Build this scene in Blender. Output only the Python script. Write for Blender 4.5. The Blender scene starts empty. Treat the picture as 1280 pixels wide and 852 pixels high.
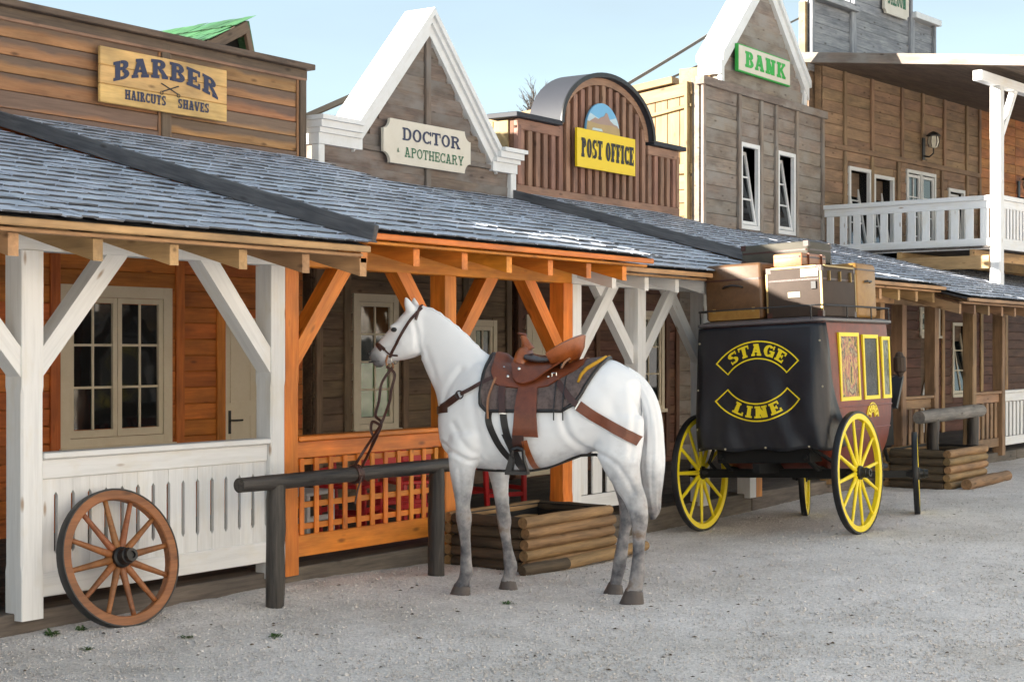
import bpy, math, random
import numpy as np
from mathutils import Vector, Matrix, noise
from mathutils.bvhtree import BVHTree
random.seed(7)
rng = np.random.default_rng(7)
R = math.radians
scene = bpy.context.scene
C = scene.collection

# ------------------------------------------------------------------ camera
cam_d = bpy.data.cameras.new('camera')
cam = bpy.data.objects.new('camera', cam_d)
C.objects.link(cam)
cam.location = (0, 0, 1.65)
cam.rotation_euler = (R(90), 0, R(34.8 - 90))
cam_d.sensor_width = 36
cam_d.lens = 56.25
cam_d.shift_y = 0.0086
cam_d.clip_end = 3000
scene.camera = cam

# ------------------------------------------------------------------ sky and sun
SUN_EL, SUN_OFF = 15.0, 35.0            # low sun behind the left end of the row
sun_dir = Vector((-math.cos(R(SUN_OFF)) * math.cos(R(SUN_EL)), math.sin(R(SUN_OFF)) * math.cos(R(SUN_EL)), math.sin(R(SUN_EL))))
world = bpy.data.worlds.new('World')
scene.world = world
world.use_nodes = True
wt = world.node_tree
wt.nodes.clear()
wo = wt.nodes.new('ShaderNodeOutputWorld')
wb = wt.nodes.new('ShaderNodeBackground')
sk = wt.nodes.new('ShaderNodeTexSky')
sk.sky_type = 'NISHITA'
sk.sun_disc = False
sk.sun_elevation = R(SUN_EL)
sk.sun_rotation = math.atan2(sun_dir.x, sun_dir.y)
sk.altitude = 200
sk.air_density = 1.0
sk.dust_density = 0.3
sk.ozone_density = 1.2
wb.inputs['Strength'].default_value = 0.08
veil = wt.nodes.new('ShaderNodeMix')          # thin even high haze over the whole sky
veil.data_type = 'RGBA'
vn = wt.nodes.new('ShaderNodeTexNoise'); vm = wt.nodes.new('ShaderNodeMapping'); vc = wt.nodes.new('ShaderNodeTexCoord')
vm.inputs['Scale'].default_value = (1.2, 1.2, 5.0)
wt.links.new(vc.outputs['Generated'], vm.inputs['Vector']); wt.links.new(vm.outputs[0], vn.inputs['Vector'])
vn.inputs['Scale'].default_value = 2.2; vn.inputs['Detail'].default_value = 5
vr = wt.nodes.new('ShaderNodeMapRange')
vr.inputs['From Min'].default_value = .3; vr.inputs['From Max'].default_value = .7; vr.inputs['To Min'].default_value = .60; vr.inputs['To Max'].default_value = .82
wt.links.new(vn.outputs['Fac'], vr.inputs['Value']); wt.links.new(vr.outputs[0], veil.inputs[0])
wt.links.new(sk.outputs[0], veil.inputs[6])
veil.inputs[7].default_value = (1.36, 1.58, 1.62, 1)
wt.links.new(veil.outputs[2], wb.inputs['Color'])
wt.links.new(wb.outputs[0], wo.inputs[0])
sun_d = bpy.data.lights.new('sun', 'SUN')
sun_d.energy = 4.4
sun_d.angle = R(0.5)
sun_d.color = (1.0, 0.92, 0.80)
sun = bpy.data.objects.new('sun', sun_d)
C.objects.link(sun)
sun.location = (-20, 20, 20)
sun.rotation_euler = (-sun_dir).to_track_quat('-Z', 'Y').to_euler()
scene.view_settings.view_transform = 'Standard'
scene.view_settings.look = 'None'
scene.view_settings.exposure = 2.4
scene.view_settings.gamma = 1
scene.view_settings.use_curve_mapping = False
scene.render.engine = 'CYCLES'

# ------------------------------------------------------------------ object helpers
I4 = Matrix.Identity(4)
W = {}
def T(x, y, z): return Matrix.Translation((x, y, z))
def link(o, parent=None, world=I4):
    C.objects.link(o)
    W[o] = world.copy()
    if parent is not None:
        o.parent = parent
        o.matrix_parent_inverse = W[parent].inverted()
    o.matrix_basis = world
    return o
def tag(o, label=None, cat=None, group=None, kind=None):
    if label: o['label'] = label
    if cat: o['category'] = cat
    if group: o['group'] = group
    if kind: o['kind'] = kind
    return o
def thing(name, label, cat, world=I4, group=None):
    o = bpy.data.objects.new(name, None)
    o.empty_display_size = 0.2
    link(o, None, world)
    return tag(o, label, cat, group)

class G:
    def __init__(s): s.v = []; s.f = []
    def add(s, vs, fs):
        n = len(s.v)
        s.v.extend([tuple(p) for p in vs])
        s.f.extend([tuple(i + n for i in q) for q in fs])
        return s
    def box(s, x0, x1, y0, y1, z0, z1):
        vs = [(x, y, z) for z in (z0, z1) for y in (y0, y1) for x in (x0, x1)]
        return s.add(vs, [(0,2,3,1),(4,5,7,6),(0,1,5,4),(2,6,7,3),(0,4,6,2),(1,3,7,5)])
    def beam(s, p, q, w, h, up=(0,0,1)):
        p, q = Vector(p), Vector(q)
        d = (q - p).normalized()
        u = Vector(up)
        if abs(d.dot(u)) > .98: u = Vector((0,1,0))
        a = d.cross(u).normalized(); b = a.cross(d)
        vs = [e + a*(i*w/2) + b*(j*h/2) for e in (p, q) for j in (-1, 1) for i in (-1, 1)]
        return s.add(vs, [(0,1,3,2),(4,6,7,5),(0,4,5,1),(2,3,7,6),(0,2,6,4),(1,5,7,3)])
    def tube(s, pts, r, n=8, cap=True):
        pts = [Vector(p) for p in pts]
        m = len(pts)
        rs = r if isinstance(r, (list, tuple)) else [r]*m
        t0 = (pts[1]-pts[0]).normalized()
        a = t0.orthogonal().normalized()
        rings = []
        for i in range(m):
            t = (pts[min(i+1, m-1)] - pts[max(i-1, 0)]).normalized()
            a = (a - t*a.dot(t)).normalized()
            b = t.cross(a)
            rings.append([pts[i] + (a*math.cos(2*math.pi*k/n) + b*math.sin(2*math.pi*k/n))*rs[i] for k in range(n)])
        return s.loft(rings, cap)
    def loft(s, rings, cap=True, closed=True):
        n = len(rings[0]); base = len(s.v)
        for rg in rings: s.v.extend([tuple(p) for p in rg])
        kk = n if closed else n-1
        for i in range(len(rings)-1):
            for k in range(kk):
                k2 = (k+1) % n
                s.f.append((base+i*n+k, base+i*n+k2, base+(i+1)*n+k2, base+(i+1)*n+k))
        if cap:
            s.f.append(tuple(base + k for k in range(n))[::-1])
            e = base + (len(rings)-1)*n
            s.f.append(tuple(e + k for k in range(n)))
        return s
    def lathe(s, prof, n=24, axis='Y', c=(0,0,0), closed=False):
        # prof: (radius, along-axis); disc round Y axis by default
        rings = []
        for k in range(n):
            a = 2*math.pi*k/n
            ca, sa = math.cos(a), math.sin(a)
            if axis == 'Y': rings.append([(c[0]+r*ca, c[1]+h, c[2]+r*sa) for r, h in prof])
            elif axis == 'Z': rings.append([(c[0]+r*ca, c[1]+r*sa, c[2]+h) for r, h in prof])
            else: rings.append([(c[0]+h, c[1]+r*ca, c[2]+r*sa) for r, h in prof])
        m = len(prof); base = len(s.v)
        for rg in rings: s.v.extend(rg)
        kk = m if closed else m-1
        for i in range(n):
            j = (i+1) % n
            for k in range(kk):
                k2 = (k+1) % m
                s.f.append((base+i*m+k, base+j*m+k, base+j*m+k2, base+i*m+k2))
        return s
    def prism(s, poly, fn, t0, t1):
        # poly: 2d points, fn(a, b, t) -> 3d
        n = len(poly)
        vs = [fn(a, b, t0) for a, b in poly] + [fn(a, b, t1) for a, b in poly]
        fs = [tuple(range(n))[::-1], tuple(range(n, 2*n))] + [(i, (i+1) % n, n+(i+1) % n, n+i) for i in range(n)]
        return s.add(vs, fs)
    def ell(s, c, r, n=14, m=9, M=None):
        rings = []
        for i in range(m+1):
            th = math.pi*min(max(i/m, .02), .98)
            rings.append([Vector((c[0]+r[0]*math.cos(th), c[1]+r[1]*math.sin(th)*math.cos(2*math.pi*k/n), c[2]+r[2]*math.sin(th)*math.sin(2*math.pi*k/n))) for k in range(n)])
        return s.loft(rings)
    def xf(s, M):
        s.v = [tuple(M @ Vector(p)) for p in s.v]
        return s
    def mesh(s, name, smooth=None):
        me = bpy.data.meshes.new(name)
        me.from_pydata(s.v, [], s.f)
        me.validate()
        bpy_fix_normals(me)
        if smooth is not None:
            me.shade_smooth()
            if smooth < 180: me.set_sharp_from_angle(angle=R(smooth))
        me.update()
        return me
    def build(s, name, mat, parent=None, world=I4, smooth=None):
        me = s.mesh(name, smooth)
        me.materials.append(mat)
        return link(bpy.data.objects.new(name, me), parent, world)

import bmesh
def bpy_fix_normals(me):
    b = bmesh.new(); b.from_mesh(me)
    bmesh.ops.recalc_face_normals(b, faces=b.faces)
    b.to_mesh(me); b.free()

_cache = {}
def chbox(L, Tk, Wd, ch=None):
    """chamfered board: X length, Y thickness, Z width, centred"""
    if ch is None: ch = min(.006, Tk*.2, Wd*.2)
    key = (round(L, 2 if L > .5 else 3), round(Tk, 3), round(Wd, 3), round(ch, 4))
    if key in _cache: return _cache[key]
    L, Tk, Wd, ch = key
    x, y, z = L/2, Tk/2, Wd/2
    g = G()
    sec = [(-y, -z+ch), (-y+ch, -z), (y-ch, -z), (y, -z+ch), (y, z-ch), (y-ch, z), (-y+ch, z), (-y, z-ch)]
    sec2 = [(a*(1-ch/y if y else 1), b*(1-ch/z)) for a, b in sec]
    g.loft([[(-x, a, b) for a, b in sec2], [(-x+ch, a, b) for a, b in sec], [(x-ch, a, b) for a, b in sec], [(x, a, b) for a, b in sec2]])
    me = g.mesh('board')
    _cache[key] = me
    return me
_mm = {}
def withmat(me, mat):
    k = (me.name, mat.name)
    if k not in _mm:
        m2 = me if not me.materials else me.copy()
        m2.materials.clear(); m2.materials.append(mat)
        _mm[k] = m2
        if m2 is me:
            _mm[k] = m2
    return _mm[k]
def board(name, parent, mat, c, size, world=I4, vert=False, tilt=0, roll=0):
    """size = (length, thickness(y), width); vert: length along z"""
    me = chbox(*size)
    key = (me.name, mat.name)
    if key not in _mm:
        m2 = me.copy(); m2.materials.append(mat); _mm[key] = m2
    o = bpy.data.objects.new(name, _mm[key])
    M = world @ T(*c)
    if vert: M = M @ Matrix.Rotation(R(-90), 4, 'Y')
    if tilt: M = M @ Matrix.Rotation(tilt, 4, 'X')
    if roll: M = M @ Matrix.Rotation(roll, 4, 'Y')
    return link(o, parent, M)
def timber(name, parent, mat, p, q, w, h, world=I4, up=(0,0,1), ch=None):
    """beam between points; w across, h along up; grain along local X"""
    p, q = Vector(p), Vector(q)
    d = (q-p); L = d.length; d.normalize()
    u = Vector(up)
    if abs(d.dot(u)) > .98: u = Vector((0, -1, 0))
    side = u.cross(d).normalized(); u2 = d.cross(side)
    me = chbox(L, w, h, ch)
    key = (me.name, mat.name)
    if key not in _mm:
        m2 = me.copy(); m2.materials.append(mat); _mm[key] = m2
    o = bpy.data.objects.new(name, _mm[key])
    M = Matrix(((d.x, side.x, u2.x, 0), (d.y, side.y, u2.y, 0), (d.z, side.z, u2.z, 0), (0,0,0,1)))
    return link(o, parent, world @ T(*((p+q)/2)) @ M)

# ------------------------------------------------------------------ materials
def newmat(name):
    m = bpy.data.materials.new(name); m.use_nodes = True
    t = m.node_tree
    b = t.nodes['Principled BSDF']
    return m, t, b
def N(t, typ, **kw):
    n = t.nodes.new(typ)
    for k, v in kw.items():
        if k in n.inputs: n.inputs[k].default_value = v
        else: setattr(n, k, v)
    return n
def ramp(t, fac, stops):
    r = t.nodes.new('ShaderNodeValToRGB')
    e = r.color_ramp.elements
    while len(e) < len(stops): e.new(.5)
    for i, (p, c) in enumerate(stops):
        e[i].position = p; e[i].color = (*c, 1) if len(c) == 3 else c
    t.links.new(fac, r.inputs[0])
    return r.outputs[0]
def mix(t, fac, a, b, mode='MIX'):
    n = t.nodes.new('ShaderNodeMix'); n.data_type = 'RGBA'; n.blend_type = mode
    for sock, val in ((n.inputs[0], fac), (n.inputs[6], a), (n.inputs[7], b)):
        if hasattr(val, 'default_value') or hasattr(val, 'is_linked'): t.links.new(val, sock)
        elif isinstance(val, (int, float)): sock.default_value = val
        else: sock.default_value = (*val, 1)
    return n.outputs[2]
def mth(t, op, a, b=0.0):
    n = t.nodes.new('ShaderNodeMath'); n.operation = op
    for sock, val in ((n.inputs[0], a), (n.inputs[1], b)):
        if isinstance(val, (int, float)): sock.default_value = val
        else: t.links.new(val, sock)
    return n.outputs[0]
def coords(t, scale, rnd=37.0):
    tc = N(t, 'ShaderNodeTexCoord'); oi = N(t, 'ShaderNodeObjectInfo')
    va = N(t, 'ShaderNodeVectorMath', operation='ADD')
    t.links.new(tc.outputs['Object'], va.inputs[0])
    cb = N(t, 'ShaderNodeCombineXYZ')
    r = mth(t, 'MULTIPLY', oi.outputs['Random'], rnd)
    for i in range(3): t.links.new(r, cb.inputs[i])
    t.links.new(cb.outputs[0], va.inputs[1])
    mp = N(t, 'ShaderNodeMapping'); mp.inputs['Scale'].default_value = scale
    t.links.new(va.outputs[0], mp.inputs['Vector'])
    return tc, oi, mp.outputs[0]
def noise_tex(t, vec, scale, detail=4, rough=.55, dist=0):
    n = N(t, 'ShaderNodeTexNoise', Scale=scale, Detail=detail, Roughness=rough, Distortion=dist)
    t.links.new(vec, n.inputs['Vector'])
    return n.outputs['Fac']
def wood(name, c1, c2, rough=.72, var=.3, bump=.35, split=None, knot=True, grain=1.0, hue=.02, c3=None):
    m, t, b = newmat(name)
    tc, oi, v = coords(t, (1.6*grain, 26*grain, 26*grain))
    g = noise_tex(t, v, 1.6, 6, .62, .6)
    col = ramp(t, g, [(.28, c1), (.72, c2)])
    tc2, oi2, v2 = coords(t, (1.2, 3.5, 3.5), 91)
    lo = noise_tex(t, v2, 1.7, 3)
    col = mix(t, 1.0, col, ramp(t, lo, [(.3, (.62, .62, .64)), (.7, (1.18, 1.14, 1.1))]), 'MULTIPLY')
    if c3 is not None:
        tc4, oi4, v4 = coords(t, (.8, 1.6, 1.6), 53)
        col = mix(t, ramp(t, noise_tex(t, v4, 2.2, 4, .6), [(.42, (0, 0, 0)), (.62, (1, 1, 1))]), col, c3)
    if knot:
        tc3, oi3, v3 = coords(t, (3.2, 9, 9), 17)
        vo = N(t, 'ShaderNodeTexVoronoi', Scale=.9); t.links.new(v3, vo.inputs['Vector'])
        kf = ramp(t, vo.outputs['Distance'], [(.05, (.3, .26, .22)), (.16, (1, 1, 1))])
        col = mix(t, .85, col, kf, 'MULTIPLY')
    if split is not None:
        sp = N(t, 'ShaderNodeSeparateXYZ'); t.links.new(tc.outputs['Object'], sp.inputs[0])
        z = mth(t, 'ADD', sp.outputs['Z'], mth(t, 'MULTIPLY', mth(t, 'SUBTRACT', lo, .5), .16))
        z = mth(t, 'ADD', z, mth(t, 'MULTIPLY', mth(t, 'SUBTRACT', oi.outputs['Random'], .5), .09))
        f = mth(t, 'MULTIPLY', mth(t, 'ADD', z, .035), 22)
        f.node.use_clamp = True
        cl = mix(t, 1.0, (1, 1, 1), (1, 1, 1))
        col = mix(t, f, col, mix(t, 1.0, ramp(t, g, [(.3, split), (.7, tuple(min(1, q*1.5) for q in split))]), (1, 1, 1), 'MULTIPLY'))
    hs = N(t, 'ShaderNodeHueSaturation')
    t.links.new(mth(t, 'ADD', mth(t, 'MULTIPLY', oi.outputs['Random'], var), 1-var/2), hs.inputs['Value'])
    oi5 = mth(t, 'FRACT', mth(t, 'MULTIPLY', oi.outputs['Random'], 7.31))
    t.links.new(mth(t, 'ADD', mth(t, 'MULTIPLY', oi5, hue), .5-hue/2), hs.inputs['Hue'])
    t.links.new(col, hs.inputs['Color'])
    t.links.new(hs.outputs[0], b.inputs['Base Color'])
    b.inputs['Roughness'].default_value = rough
    bp = N(t, 'ShaderNodeBump', Strength=bump, Distance=.006)
    t.links.new(g, bp.inputs['Height']); t.links.new(bp.outputs[0], b.inputs['Normal'])
    return m
def paint(name, col, rough=.5, dirt=(.75, .72, .66), amt=.35, bump=.15, scale=5, coat=0, metal=0):
    m, t, b = newmat(name)
    tc, oi, v = coords(t, (1, 1, 1), 13)
    n1 = noise_tex(t, v, scale, 6, .65)
    n2 = noise_tex(t, v, scale*9, 4, .6)
    f = ramp(t, mth(t, 'ADD', mth(t, 'MULTIPLY', n1, .7), mth(t, 'MULTIPLY', n2, .3)), [(.44, (0, 0, 0)), (.68, (1, 1, 1))])
    c = mix(t, mth(t, 'MULTIPLY', f, amt), col, tuple(col[i]*dirt[i] for i in range(3)))
    t.links.new(c, b.inputs['Base Color'])
    b.inputs['Roughness'].default_value = rough
    b.inputs['Metallic'].default_value = metal
    b.inputs['Coat Weight'].default_value = coat
    bp = N(t, 'ShaderNodeBump', Strength=bump, Distance=.004)
    t.links.new(n2, bp.inputs['Height']); t.links.new(bp.outputs[0], b.inputs['Normal'])
    return m
def white_wood(name, col=(.755, .76, .765), amt=.5, knot=.07):
    """white-washed timber, grain and knots showing through"""
    m, t, b = newmat(name)
    tc, oi, v = coords(t, (1.2, 22, 22))
    g = noise_tex(t, v, 1.5, 6, .65, .4)
    tc2, oi2, v2 = coords(t, (1.4, 3, 3), 71)
    lo = noise_tex(t, v2, 2.2, 5, .6)
    c = mix(t, ramp(t, g, [(.45, (0, 0, 0)), (.75, (.45, .45, .45))]), col, tuple(q*.66 for q in col))
    c = mix(t, mth(t, 'MULTIPLY', ramp(t, lo, [(.5, (0, 0, 0)), (.72, (1, 1, 1))]), amt), c, (col[0]*.88, col[1]*.81, col[2]*.68))
    tc3, oi3, v3 = coords(t, (2.2, 8, 8), 17)
    vo = N(t, 'ShaderNodeTexVoronoi', Scale=.9); t.links.new(v3, vo.inputs['Vector'])
    c = mix(t, ramp(t, vo.outputs['Distance'], [(knot*.6, (.8, .8, .8)), (knot*1.5, (0, 0, 0))]), c, (.30, .19, .11))
    hs = N(t, 'ShaderNodeHueSaturation')
    t.links.new(mth(t, 'ADD', mth(t, 'MULTIPLY', oi.outputs['Random'], .12), .94), hs.inputs['Value'])
    t.links.new(c, hs.inputs['Color'])
    t.links.new(hs.outputs[0], b.inputs['Base Color'])
    b.inputs['Roughness'].default_value = .62
    bp = N(t, 'ShaderNodeBump', Strength=.25, Distance=.004)
    t.links.new(g, bp.inputs['Height']); t.links.new(bp.outputs[0], b.inputs['Normal'])
    return m

M = {}
M['white'] = white_wood('white_timber')
M['whitepaint'] = paint('white_paint', (.74, .745, .75), .5, (.8, .78, .72), .5)
M['cream'] = paint('cream_paint', (.74, .66, .52), .5, (.8, .75, .65), .4)
M['orange'] = wood('orange_timber', (.60, .165, .014), (.80, .29, .035), .5, .2, .2)
M['orange_wall'] = wood('orange_planks', (.46, .125, .020), (.68, .22, .040), .6, .3, .25)
M['barber'] = wood('weathered_orange_siding', (.34, .16, .065), (.50, .27, .125), .75, .35, .3, split=(.13, .085, .06))
M['brown_trim'] = wood('brown_trim', (.09, .062, .045), (.17, .12, .085), .75, .2)
M['grey_wood'] = wood('grey_brown_siding', (.115, .088, .072), (.24, .185, .15), .8, .3, .4, c3=(.2, .18, .165))
M['dark_wall'] = wood('dark_brown_planks', (.15, .105, .07), (.27, .19, .125), .75, .3)
M['red_brown'] = wood('red_brown_boards', (.225, .12, .08), (.35, .20, .14), .7, .25, .3)
M['red_dark'] = wood('red_brown_dark_boards', (.10, .042, .024), (.17, .075, .042), .75, .2)
M['red_wall'] = wood('red_brown_shiplap', (.115, .052, .034), (.20, .098, .062), .72, .25)
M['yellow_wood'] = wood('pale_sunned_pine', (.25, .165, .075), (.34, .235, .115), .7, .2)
M['tan_wood'] = wood('tan_timber', (.40, .24, .11), (.56, .36, .18), .65, .25)
M['bank'] = wood('bank_grey_siding', (.17, .135, .11), (.30, .245, .20), .8, .25, .4, c3=(.26, .235, .21))
M['brown_post'] = wood('brown_post_timber', (.22, .135, .075), (.35, .22, .125), .7, .25)
M['saloon'] = wood('saloon_brown_siding', (.22, .145, .088), (.36, .24, .15), .75, .25, .3)
M['saloon_o'] = wood('saloon_orange_siding', (.34, .125, .035), (.52, .21, .065), .7, .25, .3)
M['blue_grey'] = wood('blue_grey_siding', (.20, .215, .24), (.42, .435, .46), .8, .35, .4)
M['shingle'] = wood('grey_shingle', (.36, .40, .475), (.60, .655, .75), .5, .32, .5, knot=False, grain=.8)
M['butt'] = wood('shadowed_shingle_ends', (.05, .054, .062), (.14, .148, .165), .85, .3, .3, knot=False)  # course shadow painted onto butt faces and undersides of the shingles
M['butt_green'] = wood('green_shadowed_ends', (.01, .04, .015), (.02, .07, .03), .85, .3, .3, knot=False)  # the same painted butt shadow for the green shingles
M['roofbase'] = paint('roof_base', (.035, .036, .04), .9)
M['roofboard'] = wood('grey_roof_board', (.06, .062, .07), (.15, .15, .155), .8, .2)
M['green_shingle'] = wood('green_shingle', (.018, .10, .035), (.07, .20, .085), .6, .5, .4, knot=False)
M['kerb'] = wood('grey_kerb_timber', (.10, .085, .072), (.21, .18, .15), .85, .2)
M['deck'] = wood('dark_deck_boards', (.06, .052, .048), (.12, .105, .095), .8, .3)
M['log_dark'] = wood('dark_creosote_log', (.005, .005, .005), (.085, .074, .066), .5, .2, 1.0)
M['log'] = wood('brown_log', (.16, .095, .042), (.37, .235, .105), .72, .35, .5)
M['log_end'] = wood('shaded_log', (.05, .035, .022), (.11, .08, .05), .8, .3, .5)  # darker copy of the brown log for trough ends, shade painted into the colour
M['log_grey'] = wood('grey_log', (.16, .15, .14), (.33, .31, .29), .75, .3, .5)
M['wheelwood'] = wood('wheel_wood', (.20, .068, .02), (.36, .14, .045), .5, .2, .25)
M['black'] = paint('black_paint', (.007, .007, .008), .45, (1.8, 1.8, 1.9), .6)
M['black_metal'] = paint('black_iron', (.02, .02, .021), .5, (1.6, 1.5, 1.4), .6)
M['dark'] = paint('dark_interior', (.003, .003, .003), .9)  # near-black, stands in for unlit rooms and the shade under the coach
M['darkblue'] = paint('dark_blue_cover', (.008, .011, .022), .6)
M['yellow'] = paint('yellow_paint', (.86, .68, .015), .42, (.8, .72, .5), .35)
M['sign_yellow'] = paint('sign_yellow', (.82, .58, .01), .5, (.9, .85, .6), .3, .05)
M['sign_wood'] = wood('sign_pine', (.60, .36, .12), (.80, .53, .21), .6, .1, .2)
M['sign_white'] = paint('sign_cream', (.66, .61, .52), .55, (.85, .82, .74), .4)
M['ink_blue'] = paint('dark_blue_lettering', (.022, .03, .075), .6, (1.5, 1.5, 1.4), .5)
M['ink'] = paint('black_lettering', (.014, .014, .016), .6)
M['ink_green'] = paint('dark_green_lettering', (.02, .13, .06), .6)
M['green'] = paint('green_lettering', (.035, .38, .06), .55, (.8, .9, .8), .3)
M['red'] = paint('red_paint', (.52, .012, .016), .4)
M['chrome'] = paint('steel_buckle', (.7, .7, .68), .25, metal=1)
def glass(name, col=(.012, .014, .016), rough=.04):
    m, t, b = newmat(name)
    b.inputs['Base Color'].default_value = (*col, 1)
    b.inputs['Roughness'].default_value = rough
    b.inputs['IOR'].default_value = 1.52
    tc, oi, v = coords(t, (1, 1, 1), 13)
    bp = N(t, 'ShaderNodeBump', Strength=.03, Distance=.05)
    t.links.new(noise_tex(t, v, 2.5, 2), bp.inputs['Height']); t.links.new(bp.outputs[0], b.inputs['Normal'])
    return m
M['glass'] = glass('dark_window_glass')
M['glass_green'] = glass('green_reflection_glass', (.05, .16, .035))  # green reflection painted as the pane colour
M['glass_amber_reflect'] = glass('amber_reflection_glass', (.10, .045, .015))  # amber reflection painted as the pane colour
def leather(name, c, rough=.38, v2=.5):
    m = paint(name, c, rough, (v2, v2*.9, v2*.85), .9, .35, 14)
    m.node_tree.nodes['Principled BSDF'].inputs['Coat Weight'].default_value = .15
    return m
M['leather'] = leather('saddle_leather', (.17, .042, .014))
M['leather_hi'] = leather('tan_leather', (.30, .082, .020), .3)
M['leather_seat'] = leather('polished_seat_leather', (.04, .016, .012), .24)
M['leather_dk'] = leather('dark_leather', (.055, .018, .012), .42)
M['leather_bk'] = leather('black_leather', (.012, .010, .010), .4)
M['case_tan'] = leather('tan_suitcase_leather', (.11, .052, .018), .5, .6)
M['case_yellow'] = leather('yellow_suitcase_leather', (.30, .155, .028), .5, .7)
M['case_pink'] = leather('light_suitcase_leather', (.32, .15, .07), .5, .7)
M['case_grey'] = paint('grey_canvas_case', (.085, .078, .062), .8, (.7, .7, .7), .7, .4, 8)
M['trunk'] = paint('brown_trunk_canvas', (.045, .028, .019), .75, (.65, .62, .6), .7, .4, 9)
M['brass'] = paint('brass', (.34, .24, .10), .4, (.6, .55, .5), .6, .2, 8, metal=.7)
M['label'] = paint('paper_label', (.40, .36, .27), .8)
M['blanket'] = paint('saddle_blanket', (.15, .115, .11), .95, (.42, .40, .40), .95, 1.0, 34)
M['blanket_y'] = paint('yellow_blanket_trim', (.50, .27, .02), .9)
M['maroon'] = paint('maroon_lacquer', (.13, .028, .018), .34, (2.4, 1.9, 1.5), .6, .05, 2.5)
M['maroon'].node_tree.nodes['Principled BSDF'].inputs['Specular IOR Level'].default_value = .25
M['grey_rim'] = paint('grey_rim', (.11, .10, .11), .4)
M['hoof'] = paint('hoof', (.095, .078, .072), .55, (.6, .6, .6), .7)
M['grass'] = paint('weed_leaf', (.06, .12, .03), .6)
M['bark'] = paint('bark', (.06, .05, .045), .9)
M['arch'] = paint('dark_grey_sheet_metal', (.025, .028, .038), .7, (.8, .8, .8), .5, .1, 3)
M['cable'] = paint('grey_brown_prop', (.22, .19, .155), .8)
M['sky_blue'] = paint('painted_sky', (.16, .42, .66), .6)
M['sky_pale'] = paint('painted_pale_sky', (.48, .62, .68), .6)
M['mesa'] = paint('painted_mesa', (.36, .25, .21), .6)
M['mesa2'] = paint('painted_plain', (.42, .30, .14), .6)
M['across1'] = wood('warm_pine_planks', (.68, .62, .52), (.78, .72, .62), .75, .2)  # pale planks so the added houses bounce more light
M['across2'] = wood('cream_planks', (.74, .71, .65), (.83, .80, .74), .7, .2)

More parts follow.
